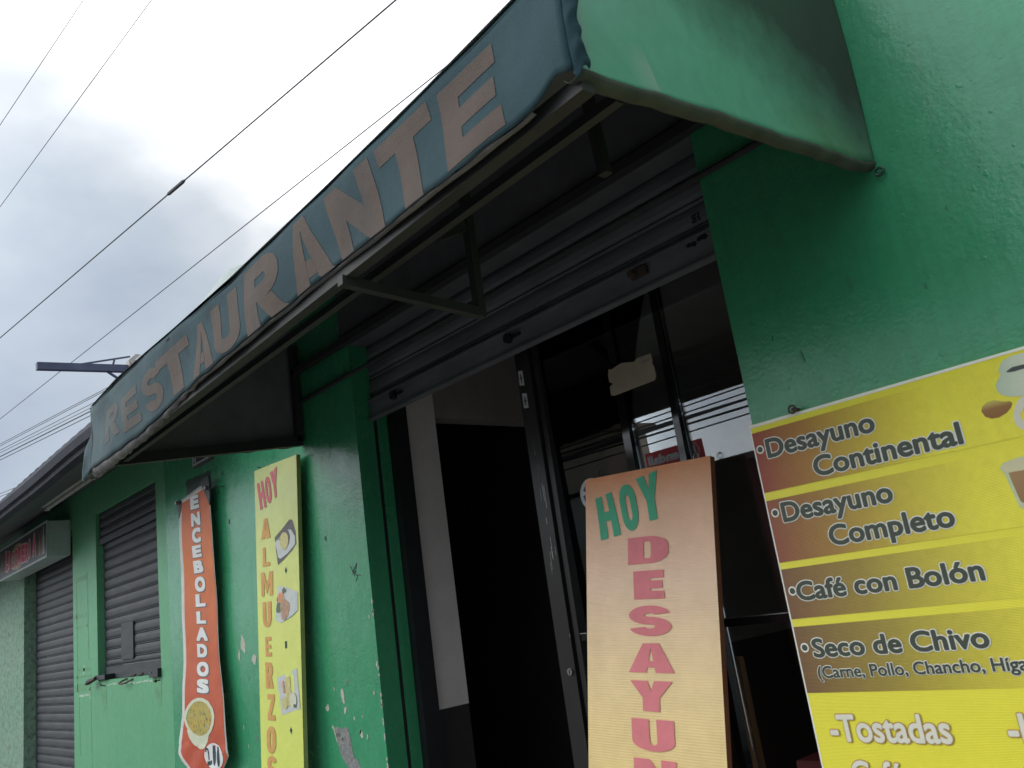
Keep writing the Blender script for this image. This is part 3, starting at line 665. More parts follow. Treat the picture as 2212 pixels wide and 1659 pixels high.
fb.grid(wrap, 6, 30); al(fb).build('corner_wrap', M['fascia'], fas, smooth=True, solid=.0012); fb = MB()
# lettering: flat letters cut fine enough to follow the ripples of the cloth
lb = MB()
LET = [('R', 3.04, 2.80, 2.84, 3.06, 2.478, 2.632), ('E', 2.74, 2.52, 2.56, 2.79, 2.455, 2.612), ('S', 2.455, 2.255, 2.285, 2.495, 2.452, 2.622), ('T', 2.25, 1.93, 1.985, 2.318, 2.448, 2.628), ('A', 1.93, 1.725, 1.80, 1.915, 2.440, 2.622),
       ('U', 1.700, 1.475, 1.525, 1.757, 2.438, 2.628), ('R', 1.445, 1.165, 1.215, 1.460, 2.415, 2.640), ('A', 1.120, .905, .975, 1.16, 2.422, 2.640), ('N', .865, .648, .692, .918, 2.424, 2.632), ('T', .625, .40, .435, .660, 2.425, 2.632), ('E', .380, .185, .200, .395, 2.430, 2.622)]
for ch_, bl, br, tr, tl, z0, z1 in LET: put_block(lb, ch_, ((bl, z0), (br, z0), (tr, z1), (tl, z1)), {'N': .30, 'A': .36}.get(ch_, .34), .24, lambda u, v_: (u, 0, v_))
me = bpy.data.meshes.new('l'); me.from_pydata(lb.v, [], lb.f); bm = bmesh.new(); bm.from_mesh(me)
for k in range(1, 84): bmesh.ops.bisect_plane(bm, geom=bm.verts[:] + bm.edges[:] + bm.faces[:], plane_co=(k * .04, 0, 0), plane_no=(1, 0, 0))
for k in range(8): bmesh.ops.bisect_plane(bm, geom=bm.verts[:] + bm.edges[:] + bm.faces[:], plane_co=(0, 0, 2.42 + k * .03), plane_no=(0, 0, 1))
lb = MB(); bm.verts.ensure_lookup_table(); lb.add([fpt(p.co.x, max(p.co.z, interp(BOT, p.co.x) + .001), .0026) for p in bm.verts], [[x.index for x in f.verts] for f in bm.faces]); bm.free(); bpy.data.meshes.remove(me)
al(lb).build('lettering', M['fascia_letter'], fas)
# curled hem under the front, light backing showing towards the left
hb = MB()
def hem(u, v_):
    s = .12 + u * (FL + .06 - .12); zb = interp(BOT, min(s, FL)) - .001; k = max(0, (s - 1.9) / 1.4)
    drop = .003 + .026 * min(1, k) ; p = A0 + FU * s - FN * (.003 + v_ * (.012 + .034 * min(1, k) + .002 * math.sin(s * 27))) + FN * ripple(s, zb)
    return (p.x, p.y, zb - drop * math.sin(v_ * 2.2) - (.006 * math.sin(s * 61) * v_ if k > 0 else 0))
hb.grid(hem, 120, 4); al(hb).build('hem', M['fascia_back'], fas, smooth=True, solid=.001)
# roof cloth with a lump
RT = 3.36
tb_ = MB()
def roof_fn(u, v_, lump=1):
    a = A0 + FU * (u * FL); zt = interp(TOP, u * FL) + .001
    x = a.x + (0 if v_ < 1 else 0); y = (a.y - .004) * (1 - v_); z = zt + (RT - zt) * v_ - .04 * math.sin(v_ * math.pi) + .010 * math.sin(u * 31) * math.sin(v_ * 9)
    if lump: z += min(1, v_ / .05) * (.085 * math.exp(-((a.x + 2.62) / .13) ** 2 - ((v_ - .10) / .085) ** 2) + .04 * math.exp(-((a.x + 2.80) / .14) ** 2 - ((v_ - .10) / .08) ** 2))
    return (a.x, y, z)
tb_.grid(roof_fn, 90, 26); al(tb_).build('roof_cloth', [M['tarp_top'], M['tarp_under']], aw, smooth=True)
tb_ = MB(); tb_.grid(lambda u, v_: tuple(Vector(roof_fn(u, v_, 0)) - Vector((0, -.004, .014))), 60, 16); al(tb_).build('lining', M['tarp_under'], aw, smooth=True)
# green side cloth at the right end
SB = [(0, 2.438), (.06, 2.440), (.25, 2.468), (.5, 2.494), (.75, 2.520), (.92, 2.536), (1, 2.556)]
sb = MB()
def side_fn(u, v_):
    y = -1.168 * (1 - u); zb = interp(SB, u) + .001 * math.sin(u * 40); zt = 2.665 + (RT - 2.665) * u - .03 * math.sin(u * math.pi); z = zb + (zt - zb) * v_
    x = -.838 + .004 * math.sin(u * 7 + v_ * 3) * math.sin(v_ * 3.1) + .0015 * math.sin(u * 19 + 4 * v_) + .02 * u * v_ * .5
    return (x, y, z)
sb.grid(side_fn, 60, 24)
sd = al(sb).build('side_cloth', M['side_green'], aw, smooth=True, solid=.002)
sb = MB()
def lip(u, v_):
    p = Vector(side_fn(u, 0)); a = v_ * math.pi * .9; return (p.x - .016 + .0185 * math.cos(a) + .001 * math.sin(u * 37), p.y, p.z + .003 - .017 * math.sin(a) + .001 * math.sin(u * 71))
sb.grid(lip, 60, 6); al(sb).build('side_hem', M['lip'], sd, smooth=True, solid=.001)
sb = MB(); sb.tube([(-.828 + .011 * math.cos(k * math.pi / 8), -.012 - .002 * k / 8, 2.524 + .011 * math.sin(k * math.pi / 8)) for k in range(17)], .004, 6); al(sb).build('eyelet', M['green_dark'], sd)
# dark side cloth at the left end
sb = MB()
def lside(u, v_):
    y = B0.y * (1 - u); zb = 2.43 + .115 * u + .006 * math.sin(u * 33); zt = 2.70 + (RT - 2.70) * u; return (-4.13 + .008 * math.sin(u * 9 + v_ * 4), y, zb + (zt - zb) * v_)
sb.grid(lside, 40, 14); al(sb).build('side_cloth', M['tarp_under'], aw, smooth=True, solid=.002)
# steel frame
def fr(name, pts, w_=.035, h_=.035, mm='frame_dark'):
    mb = MB()
    for a, b in zip(pts, pts[1:]): mb.bar(a, b, w_, h_)
    return al(mb).build(name, M[mm], aw)
fa = A0 - FN * .04; fbp = B0 - FN * .04
fr('frame_rail', [(fa.x - .01, fa.y, 2.425), (fbp.x, fbp.y, 2.425)], .032, .032, 'frame_tube')
fr('frame_rail', [(fa.x - .01, fa.y, 2.645), (fbp.x, fbp.y, 2.665)])
fr('frame_rail', [(-.87, -1.02, 2.448), (-4.10, -.93, 2.455)], .022, .022)
fr('frame_rail', [(-.88, -.03, 2.95), (-4.10, -.03, 2.95)])
fr('frame_rail', [(-4.09, B0.y + .05, 2.45), (-4.09, -.02, 2.565)], .035, .05); fr('frame_rail', [(-4.09, -.03, 2.565), (-4.09, -.03, 3.1)])
for x in (-1.74, -3.0): fr('rafter', [(x, -1.10, 2.655), (x, -.03, RT - .08)], .03, .03)
fr('rafter', [(-.88, -1.12, 2.65), (-.88, -.03, RT - .08)], .03, .03)
fr('arm', [(-1.74, -1.13, 2.400), (-1.74, -.668, 2.368)], .024, .026); fr('hanger', [(-1.74, -.68, 2.36), (-1.74, -.68, 2.90)], .026, .026)
fr('stub', [(-1.74, -.70, 2.635), (-1.74, -.80, 2.585)], .03, .03); fr('hanger', [(-1.205, -.68, 2.54), (-1.225, -.68, 2.90)], .026, .026)

# ------------------------------------------------------------------ menu sign on the right wall
mn = thing('menu_sign', 'large yellow breakfast menu board with brown bands, mounted on the green wall at right', 'sign', (-1.375, -.02, 0))
def ml(u, d): return lambda x, z: (x + 1.375, -d, z)
mb = MB(); mb.box(0, 1.25, 0, .018, .15, 1.965); mb.build('panel', M['yellow'], mn)
mb = MB(); mb.slab([(0.0005, -.0008, 1.9645), (1.25, -.0008, 1.9645), (1.25, -.0008, 1.960), (.0045, -.0008, 1.956), (.0045, -.0008, .15), (.0005, -.0008, .15)], (0, .0007, 0)); mb.build('trim', M['halo'], mn)
for z1, z0, mm, e in ((1.940, 1.765, 'band_red', 1.2495), (1.741, 1.566, 'band_brown', 1.2495), (1.547, 1.411, 'band_tan', 1.2495), (1.390, 1.216, 'band_olive', 1.2495)):
    mb = MB(); mb.quad((.005, -.0012, z0), (e, -.0012, z0), (e, -.0012, z1), (.005, -.0012, z1)); mb.build('band', M[mm], mn)
def menu_text(txt, x0, x1, zb, cap, fill='charcoal', halo_m='halo', off=.034, halo=.036, bullet=None):
    mb = MB()
    put(mb, txt, rectq(x0, x1, zb, zb + cap), off, halo, True, ml(0, .0026), 1)
    put(mb, txt, rectq(x0, x1, zb, zb + cap), off, 0, True, ml(0, .0036), 0)
    if bullet:
        f1 = ml(0, .0020); f2 = ml(0, .0028)
        mb.poly([f1(*p) for p in ell(bullet[0], bullet[1], .0125, .0125)], 1); mb.poly([f2(*p) for p in ell(bullet[0], bullet[1], .0085, .0085)], 0)
    mb.build('lettering', [M[fill], M[halo_m]], mn)
menu_text('Desayuno', -1.333, -1.005, 1.858, .056, bullet=(-1.353, 1.889))
menu_text('Continental', -1.202, -.802, 1.777, .056)
menu_text('Desayuno', -1.328, -1.004, 1.673, .056, bullet=(-1.349, 1.704))
menu_text('Completo', -1.203, -.870, 1.589, .055)
menu_text('Café con Bolón', -1.336, -.837, 1.457, .052, bullet=(-1.348, 1.486))
menu_text('Seco de Chivo', -1.325, -.866, 1.306, .050, bullet=(-1.348, 1.334))
menu_text('(Carne, Pollo, Chancho, Hígado)', -1.325, -.738, 1.253, .031, off=.026, halo=.040)
menu_text('-Tostadas', -1.326, -1.008, 1.093, .068, 'cream_print', 'tan_print', .026, .030)
menu_text('Café', -1.290, -1.150, .986, .062, 'cream_print', 'tan_print', .026, .030)
menu_text('-H', -.880, -.800, 1.096, .066, 'cream_print', 'tan_print', .026, .030)
def pic(name, shapes):
    mb = MB(); mats_ = []
    for k, (mm, pts) in enumerate(shapes):
        f1 = ml(0, .0018 + .0004 * k)
        if M[mm] not in mats_: mats_.append(M[mm])
        mb.poly([f1(*p) for p in pts], mats_.index(M[mm]))
    mb.build(name, mats_, mn)
pic('coffee_pot_picture', [('pot', [(-.681, 1.934), (-.672, 1.945), (-.651, 1.951), (-.60, 1.95), (-.55, 1.935), (-.545, 1.91), (-.56, 1.898), (-.54, 1.88), (-.55, 1.862), (-.60, 1.853), (-.648, 1.854), (-.675, 1.859), (-.693, 1.868), (-.700, 1.880), (-.700, 1.894), (-.690, 1.907), (-.683, 1.914), (-.685, 1.924)]),
    ('pot_mouth', [(-.669, 1.919), (-.655, 1.925), (-.630, 1.924), (-.60, 1.919), (-.63, 1.9145), (-.655, 1.914), (-.668, 1.916)])])
pic('coffee_bean_picture', [('bean', [(-.746, 1.842), (-.742, 1.852), (-.730, 1.860), (-.712, 1.861), (-.693, 1.852), (-.680, 1.850), (-.676, 1.844), (-.682, 1.834), (-.694, 1.825), (-.712, 1.819), (-.728, 1.820), (-.741, 1.828)])])
pic('cream_swirl_picture', [('swirl', [(-.648, 1.856), (-.662, 1.848), (-.673, 1.834), (-.682, 1.814), (-.683, 1.796), (-.676, 1.783), (-.665, 1.776), (-.64, 1.768), (-.62, 1.772), (-.64, 1.780), (-.657, 1.789), (-.667, 1.803), (-.667, 1.814), (-.657, 1.826), (-.64, 1.836), (-.62, 1.85)])])
pic('latte_glass_picture', [('glass_print', [(-.742, 1.703), (-.735, 1.690), (-.731, 1.66), (-.726, 1.625), (-.724, 1.611), (-.716, 1.603), (-.66, 1.599), (-.61, 1.603), (-.59, 1.70), (-.60, 1.714), (-.64, 1.72), (-.70, 1.7195), (-.732, 1.714)]),
    ('latte', [(-.726, 1.689), (-.723, 1.66), (-.718, 1.622), (-.712, 1.617), (-.66, 1.613), (-.62, 1.617), (-.60, 1.69), (-.66, 1.694)]),
    ('foam', [(-.740, 1.703), (-.728, 1.691), (-.70, 1.689), (-.66, 1.692), (-.60, 1.691), (-.595, 1.703), (-.62, 1.714), (-.66, 1.717), (-.71, 1.716), (-.733, 1.711)])])
mb = MB()
for a in range(12):
    pass
ring = [(math.cos(2 * math.pi * k / 16) * .011 + .155, -.012, 1.974 + math.sin(2 * math.pi * k / 16) * .011) for k in range(17)]
mb.tube(ring, .0028, 6); mb.tube([(.155, .02, 1.974), (.155, -.008, 1.974)], .006, 8); mb.build('screw_eye', M['rust'], mn)

# ------------------------------------------------------------------ boards leaning on the front
def frame_of(O, u, v_):
    u = Vector(u).normalized(); v_ = Vector(v_); v_ = (v_ - u * u.dot(v_)).normalized(); n_ = v_.cross(u)   # local X = width, Y = into the wall, Z = up the board
    n_ = -(u.cross(v_))
    return Matrix(((u.x, n_.x, v_.x, O[0]), (u.y, n_.y, v_.y, O[1]), (u.z, n_.z, v_.z, O[2]), (0, 0, 0, 1)))
ds = thing('breakfast_sign', 'orange cloth sign reading HOY DESAYUNO leaning in front of the dark shop glass', 'sign', mw=frame_of((-2.172, .10, 1.964), (.996, .053, -.069), (.061, .148, .987)))
DW, DH = .541, -1.97
mb = MB()
def dface(u, v_):
    x = -.004 * v_ + u * (DW - .001 * v_); z = DH * v_ + .008 * u * (1 - v_)
    e = min(u, 1 - u, v_ * 3) ; y = -.003 - (.0035 * math.sin(x * 21 + z * 5) * math.sin(z * 8) + .003 * math.sin(z * 15 + 3 * x)) * min(1, e * 8)
    return (x, y, z)
mb.grid(dface, 40, 90); mb.build('cloth', M['peach'], ds, smooth=True)
mb = MB(); mb.slab([(DW, -.002, .008), (DW + .002, .020, .006), (DW - .002, .020, DH), (DW - .004, -.002, DH)], (-.003, 0, 0), 0)
mb.box(.002, DW - .008, .004, .022, DH, .002, 0); mb.build('side', M['peach_side'], ds)
def dlet(x, z): return (x, dface(min(max(x / DW, 0), 1), min(max(z / DH, .004), 1))[1] - .0022, z)
def fine(mb_, step):
    me = bpy.data.meshes.new('l'); me.from_pydata(mb_.v, [], mb_.f); me.polygons.foreach_set('material_index', mb_.m); bm = bmesh.new(); bm.from_mesh(me)
    xs = [p[0] for p in mb_.v]; zs = [p[2] for p in mb_.v]
    x = min(xs)
    while x < max(xs): x += step; bmesh.ops.bisect_plane(bm, geom=bm.verts[:] + bm.edges[:] + bm.faces[:], plane_co=(x, 0, 0), plane_no=(1, 0, 0))
    z = min(zs)
    while z < max(zs): z += step; bmesh.ops.bisect_plane(bm, geom=bm.verts[:] + bm.edges[:] + bm.faces[:], plane_co=(0, 0, z), plane_no=(0, 0, 1))
    r = MB(); r.add([tuple(p.co) for p in bm.verts], [[q.index for q in f.verts] for f in bm.faces]); r.m = [f.material_index for f in bm.faces]; bm.free(); bpy.data.meshes.remove(me); return r
flat2 = lambda x, z: (x, 0, z)
mb = MB()
for c_, q in (('H', ((.071, -.228), (.161, -.214), (.121, -.060), (.046, -.076))), ('O', ((.180, -.212), (.252, -.200), (.222, -.036), (.148, -.048))), ('Y', ((.262, -.186), (.350, -.170), (.328, -.010), (.236, -.029)))):
    put_block(mb, c_, q, .36, .22, flat2)
mb = fine(mb, .02); mb.xf(lambda x, y, z: (x, dlet(x, z)[1] - .0006 + y, z)).build('lettering', M['teal_letter'], ds)
mb = MB()
for c_, x0, x1, z0, z1 in (('D', .192, .362, -.321, -.231), ('E', .215, .340, -.437, -.345), ('S', .190, .358, -.555, -.458), ('A', .184, .364, -.669, -.578), ('Y', .189, .356, -.786, -.694), ('U', .190, .358, -.905, -.810), ('N', .193, .357, -1.022, -.928), ('O', .190, .360, -1.14, -1.045)):
    put_block(mb, c_, rectq(x0, x1, z0, z1), {'E': .56, 'S': .38, 'A': .40, 'Y': .40, 'N': .36}.get(c_, .41), {'E': .27, 'S': .25}.get(c_, .19), flat2)
mb = fine(mb, .02); mb.xf(lambda x, y, z: (x, dlet(x, z)[1] - .0006 + y, z)).build('lettering', M['rose'], ds)
for x in (.045, .465):
    mb = MB(); mb.tube([(x, .03, -.01), (x, .03, .012)] + [(x + .010 * math.sin(a), .03, .022 - .012 * math.cos(a)) for a in [k * math.pi / 6 for k in range(1, 12)]], .0022, 6); mb.build('hanging_loop', M['steel'] if x > .2 else M['black_metal'], ds)

lm = thing('lunch_sign', 'tall pale yellow cloth sign reading HOY ALMUERZOS leaning against the green wall', 'sign', mw=frame_of((-4.571, -.07, 2.502), (.998, .05, -.037), (.036, .03, .999)))
LH = -2.45
def lface(u, v_):
    x0 = .0165 * v_ * 1.45; x1 = .469 - .0228 * v_ * 1.45; x = x0 + (x1 - x0) * u; z = LH * v_ + .010 * u * (1 - v_)
    y = -.002 - .003 * math.sin(z * 7 + x * 9) * min(1, 6 * min(u, 1 - u)); return (x, y, z)
mb = MB(); mb.grid(lface, 24, 80); mb.build('cloth', M['lemon'], lm, smooth=True)
mb = MB(); mb.slab([(.469, 0, .010), (.471, .021, .010), (.438, .021, LH), (.436, 0, LH)], (-.004, 0, 0)); mb.slab([(.004, .003, .002), (.465, .003, .008), (.432, .003, LH), (.03, .003, LH)], (0, .018, 0)); mb.build('side', M['lemon_side'], lm)
def llet(x, z): v_ = min(max(z / LH, 0), 1); return (x, lface(min(max((x - .0165 * v_ * 1.45) / .45, 0), 1), v_)[1] - .0018, z)
def lparts(name, items, mm, off):
    mb = MB()
    for c_, q in items: put_block(mb, c_, q, .27 if c_ == 'M' else off, .20, flat2)
    fine(mb, .025).xf(lambda x, y, z: (x, llet(x, z)[1] - .0006 + y, z)).build(name, M[mm], lm)
lparts('lettering', (('H', ((.060, -.229), (.136, -.222), (.098, -.070), (.028, -.078))), ('O', ((.142, -.212), (.205, -.203), (.180, -.048), (.118, -.066))), ('Y', ((.214, -.196), (.278, -.178), (.266, -.018), (.186, -.042)))), 'pink_letter', .37)
LA = (('A', .064, .167, -.395, -.285), ('L', .078, .156, -.545, -.442), ('M', .060, .184, -.703, -.576), ('U', .072, .166, -.868, -.734), ('E', .092, .158, -1.018, -.918), ('R', .082, .166, -1.182, -1.048), ('Z', .094, .172, -1.340, -1.210), ('O', .082, .174, -1.502, -1.368), ('S', .086, .178, -1.64, -1.512))
lparts('lettering', [(c_, rectq(a, b, z0, z1)) for c_, a, b, z0, z1 in LA], 'orange_letter', .40)
def lpic(name, shapes):
    mb = MB(); ms = []
    for k, (mm, pts) in enumerate(shapes):
        if M[mm] not in ms: ms.append(M[mm])
        mb.poly([tuple(Vector(llet(*p)) - Vector((0, .0006 * k, 0))) for p in pts], ms.index(M[mm]))
    mb.build(name, ms, lm)
lpic('soup_picture', [('photo_dark', [(.214, -.400), (.290, -.370), (.385, -.325), (.412, -.330), (.440, -.395), (.444, -.460), (.395, -.49), (.310, -.525), (.240, -.550), (.225, -.48)]),
    ('photo_grey', [(.217, -.43), (.25, -.41), (.36, -.375), (.40, -.38), (.435, -.42), (.435, -.46), (.35, -.50), (.27, -.52), (.245, -.51), (.235, -.47)]),
    ('photo_dark', ell(.325, -.420, .058, .052, 20, .5)), ('photo_corn', ell(.320, -.432, .050, .045, 20, .5, .05)), ('photo_green', ell(.245, -.405, .018, .012, 10, .3, .2))])
lpic('meat_plate_picture', [('photo_grey', [(.236, -.660), (.30, -.668), (.443, -.704), (.438, -.797), (.36, -.83), (.263, -.853), (.208, -.835), (.22, -.75)]),
    ('photo_green', ell(.300, -.695, .022, .022, 12, 0, .2)), ('photo_green', ell(.245, -.775, .026, .030, 12, 0, .2)), ('photo_green', ell(.24, -.73, .016, .018, 12, 0, .2)), ('photo_carrot', ell(.268, -.722, .034, .026, 14, .3, .15)), ('photo_meat', ell(.310, -.775, .052, .042, 16, -.7, .14)), ('photo_meat', ell(.300, -.815, .026, .026, 12, -.7, .14))])
lpic('juice_picture', [('photo_grey', [(.205, -1.129), (.413, -1.082), (.435, -1.276), (.245, -1.311)]), ('photo_corn', [(.29, -1.13), (.345, -1.118), (.355, -1.26), (.30, -1.27)]), ('photo_carrot', [(.262, -1.145), (.278, -1.140), (.29, -1.20), (.272, -1.205)]), ('photo_corn', ell(.285, -1.252, .030, .030)), ('bowl', ell(.372, -1.235, .034, .036)), ('photo_green', ell(.388, -1.262, .012, .008))])
for k, (x, z) in enumerate(((.323, -.586), (.311, -.964), (.333, -1.382))):
    lpic('diamond_mark', [('ink', [(x - .012, z), (x, z - .018), (x + .012, z), (x, z + .018)] if k != 1 else rectq(x - .009, x + .009, z - .018, z + .018))])
mb = MB(); mb.tube([(.035, .02, .0), (.03, .02, .02), (.015, .015, .018), (.0, .012, .026)], .0028, 6); mb.build('hanging_wire', M['black_metal'], lm)

# ------------------------------------------------------------------ tie shaped hanging banner
bn = thing('hanging_banner', 'orange tie shaped banner reading ENCEBOLLADOS, hanging on the green wall', 'banner', (-5.5, -.05, 0))
LE = [(0, -5.775, 2.556), (.02, -5.793, 2.51), (.07, -5.800, 2.451), (.23, -5.813, 2.162), (.46, -5.833, 1.741), (.61, -5.826, 1.466), (.76, -5.856, 1.2), (.90, -5.961, .948), (.945, -5.80, .868), (1, -5.56, .74)]
RE = [(0, -5.372, 2.582), (.02, -5.31, 2.53), (.07, -5.262, 2.46), (.23, -5.248, 2.088), (.46, -5.255, 1.70), (.61, -5.245, 1.50), (.76, -5.194, 1.256), (.90, -5.157, .957), (.945, -5.244, .885), (1, -5.54, .74)]
def ed(tab, v_):
    for a, b in zip(tab, tab[1:]):
        if v_ <= b[0]: k = (v_ - a[0]) / (b[0] - a[0]); return Vector((a[1] + (b[1] - a[1]) * k, a[2] + (b[2] - a[2]) * k))
    return Vector(tab[-1][1:])
def by(x, z): return -.004 * math.sin(z * 5.5 + 1) - .003 * math.sin(x * 9 + z * 2.3) - .002 * math.sin(z * 13 + x * 6) - .03 * max(0, (1.5 - z)) - (.004 * math.sin((x - z) * 22) if z < 1.0 else 0)
def bfn(l, r, d):
    def f(u, v_):
        p = ed(LE, v_) * (1 - (l + (r - l) * u)) + ed(RE, v_) * (l + (r - l) * u); return (p.x + 5.5, by(p.x, p.y) - d, p.y)
    return f
mb = MB(); mb.grid(bfn(0, 1, 0), 24, 110); cl = mb.build('cloth', M['banner_white'], bn, smooth=True, solid=.0015)
mb = MB()
def oface(u, v_):
    vv = .012 + v_ * .988; l = .075 + .015 * math.sin(vv * 4) if vv < .9 else .10; r = .985 - (.10 * max(0, (vv - .72)) if vv < .9 else 0); return bfn(l, r, .0032)(u, vv)
mb.grid(oface, 24, 110); mb.build('print', M['tie'], bn, smooth=True)
mb = MB(); mb2 = []
def blet(d): return lambda x, z: (x + 5.5, by(x, z) - .0032 - d, z)
for k, (c_, z0, z1, w_) in enumerate((('E', 2.453, 2.540, 1), ('N', 2.342, 2.428, 1), ('C', 2.232, 2.328, .95), ('E', 2.140, 2.216, 1), ('B', 2.040, 2.120, 1.05), ('O', 1.922, 2.016, 1.1), ('L', 1.830, 1.908, 1.0), ('L', 1.725, 1.801, .95), ('A', 1.620, 1.702, 1.15), ('D', 1.521, 1.602, 1.0), ('O', 1.408, 1.494, 1.15), ('S', 1.310, 1.392, 1.1))):
    cx = -5.513 + .004 * (k % 3); hw = .078 * w_
    q = ((cx - hw, z0 + .004), (cx + hw, z0 - .006), (cx + hw - .004, z1 - .006), (cx - hw - .004, z1 + .004))
    put(mb, c_, tuple((x + .006, z - .004) for x, z in q), .055, .030, None, blet(.0012), 1, square=True); put(mb, c_, q, .055, 0, None, blet(.0020), 0, square=True)
mb.build('lettering', [M['white_print'], M['grey_edge']], bn)
def on_cloth(mb_):                                       # cut fine and lay on the rippled cloth
    r = fine(mb_, .03); return r.xf(lambda x, y, z: (x + 5.5, by(x, z) - .0048 + y, z))
mb = MB(); f1 = lambda x, z: (x, 0, z); f2 = lambda x, z: (x, -.0016, z); f3 = lambda x, z: (x, -.0008, z)
mb.poly([f1(*p) for p in ((-5.775, 1.09), (-5.74, 1.05), (-5.69, 1.02), (-5.62, .995), (-5.56, .985), (-5.50, .99), (-5.45, 1.03), (-5.42, 1.08), (-5.40, 1.13), (-5.60, 1.18))], 0)
bow = [(-5.826, 1.165), (-5.79, 1.21), (-5.73, 1.245), (-5.66, 1.272), (-5.58, 1.284), (-5.50, 1.280), (-5.42, 1.26), (-5.355, 1.22), (-5.33, 1.175), (-5.345, 1.13), (-5.385, 1.09), (-5.44, 1.06), (-5.52, 1.043), (-5.60, 1.045), (-5.68, 1.06), (-5.75, 1.09), (-5.80, 1.125)]
cx, cz = -5.57, 1.163
mb.poly([f3(*p) for p in bow], 0); mb.poly([f2(cx + (x - cx) * .82, cz + (z - cz) * .84) for x, z in bow], 1)
on_cloth(mb).build('bowl_picture', [M['bowl'], M['soup']], bn)
mb = MB(); mb.poly([f1(*p) for p in ell(-5.365, .948, .138, .075)], 0)
def stroke(pts, r):
    for a, b in zip(pts, pts[1:]):
        a = Vector(a); b = Vector(b); n_ = Vector((-(b - a).y, (b - a).x)).normalized() * r; mb.poly([f2(*tuple(p)) for p in (a - n_, b - n_, b + n_, a + n_)], 1)
stroke([(-5.482, .972), (-5.470, .992), (-5.452, .988), (-5.447, .965), (-5.447, .925)], .006); stroke([(-5.470, .905), (-5.425, .910)], .012)
mb.poly([f2(*p) for p in ell(-5.412, .914, .010, .014)], 1); mb.poly([f2(*p) for p in ell(-5.365, .954, .027, .056, 20, .06)], 1); mb.poly([f2(*p) for p in ell(-5.298, .950, .022, .056, 20, .06)], 1)
on_cloth(mb).build('price_label', [M['white_print'], M['ink']], bn)
for sx, pts in ((0, [(-5.80, 2.565), (-5.755, 2.545), (-5.765, 2.49), (-5.800, 2.44), (-5.815, 2.50)]), (1, [(-5.405, 2.605), (-5.262, 2.62), (-5.245, 2.50), (-5.262, 2.43), (-5.31, 2.50), (-5.375, 2.578)])):
    mb = MB(); mb.slab([(x + 5.5, by(x, z) - .006, z) for x, z in pts], (0, .012, 0)); c_ = mb.build('corner_patch', M['black_metal'], bn)
    ex, ez = ((-5.790, 2.54), (-5.285, 2.545))[sx]
    mb = MB(); mb.tube([(ex + 5.5, -.030, ez), (ex + 5.5, -.012, ez)], .012, 12); mb.tube([(ex + 5.5, .045, ez), (ex + 5.5, -.028, ez)], .005, 8); mb.build('nail', M['steel'], c_)
mb = MB(); mb.tube([(.235, -.02, 2.53), (.30, -.01, 2.528), (.335, .048, 2.532)], .003, 6); mb.build('hanging_wire', M['black_metal'], bn)

# small framed plaque
pl = thing('wall_plaque', 'small dark framed number plaque on the green wall above the orange banner', 'plaque', (-5.45, -.001, 2.79))
mb = MB(); mb.box(-.15, .15, -.022, .0, -.055, .10); mb.build('panel', M['sign_dark'], pl)
mb = MB()
for a in ((-.145, .145, -.040, -.030), (-.145, -.135, -.030, .095), (.135, .145, -.030, .095), (-.105, -.095, -.030, .095)): mb.box(a[0], a[1], -.026, -.0221, a[2], a[3])
put(mb, '0', rectq(-.132, -.108, -.018, .05), .0, 0, None, lambda x, z: (x, -.0235, z)); mb.build('border', M['sticker'], pl)

# ------------------------------------------------------------------ neighbouring liquor shop
S0 = Vector((-8.5, 0, 0))
sp = thing('liquor_shop_building', 'lighter green low shop with grey rolling shutters and a dark overhanging eave', 'building', S0)
def sl_(mb): return mb.xf(lambda x, y, z: (x - S0.x, y, z))
WX0, WX1, WZ0, WZ1 = -7.882, -6.40, 1.445, 2.822
DX0, DX1, DZ1 = -10.445, -8.60, 2.80
mb = MB(); T = .20; H_ = 3.10
mb.box(WX1, -6.202, 0.001, T, 0, H_); mb.box(WX0, WX1, .001, T, 0, WZ0); mb.box(WX0, WX1, .001, T, WZ1, H_); mb.box(DX1, WX0, .001, T, 0, H_); mb.box(DX0, DX1, .001, T, DZ1, H_)
mb.box(-16.0, DX0, -.004, T, 0, H_, 1)
mb.box(-16, -6.3, T, 5, 3.0, H_, 2)
def fl2(pts, mi, d=.0012): mb.slab([(x, .001 - d, z) for x, z in pts], (0, d + .003, 0), mi)
# traces of an old conduit and patches on the pilaster between door and window
def cw(x, y):                                            # pilaster marks measured on the wall plane
    return x, y
for x0, x1, z0, z1 in ((-8.49, -8.47, 1.36, 2.32), (-8.155, -8.13, 1.62, 2.36), (-8.43, -8.42, .85, 1.32), (-8.09, -8.075, .55, 1.36)): fl2([(x0, z0), (x1, z0), (x1 - .01, z1), (x0 - .01, z1)], 3)
for x0, x1, z, h in ((-8.47, -8.16, 2.30, .04), (-8.58, -8.16, 1.985, .035), (-8.50, -8.14, 1.90, .018), (-8.46, -8.10, 1.53, .03), (-8.56, -8.10, 1.37, .06), (-8.55, -8.08, 1.48, .02), (-8.40, -8.05, .60, .03)):
    fl2([(x0, z), (x0 + (x1 - x0) * .5, z + .006), (x1, z), (x1, z + h), (x0 + .1, z + h * 1.15), (x0, z + h * .8)], 3)
for x, z, a, b in ((-8.28, 1.545, .02, .05), (-8.36, 1.335, .09, .012), (-8.2, 1.34, .08, .01), (-8.11, 1.35, .02, .04)): fl2(ell(x, z, a, b, 12, 0, .3), 4)
for k in range(26):
    x = -7.95 + k * .06; fl2(ell(x, 1.405 + .004 * math.sin(k), .03, random.uniform(.004, .011), 8, 0, .3), 4)
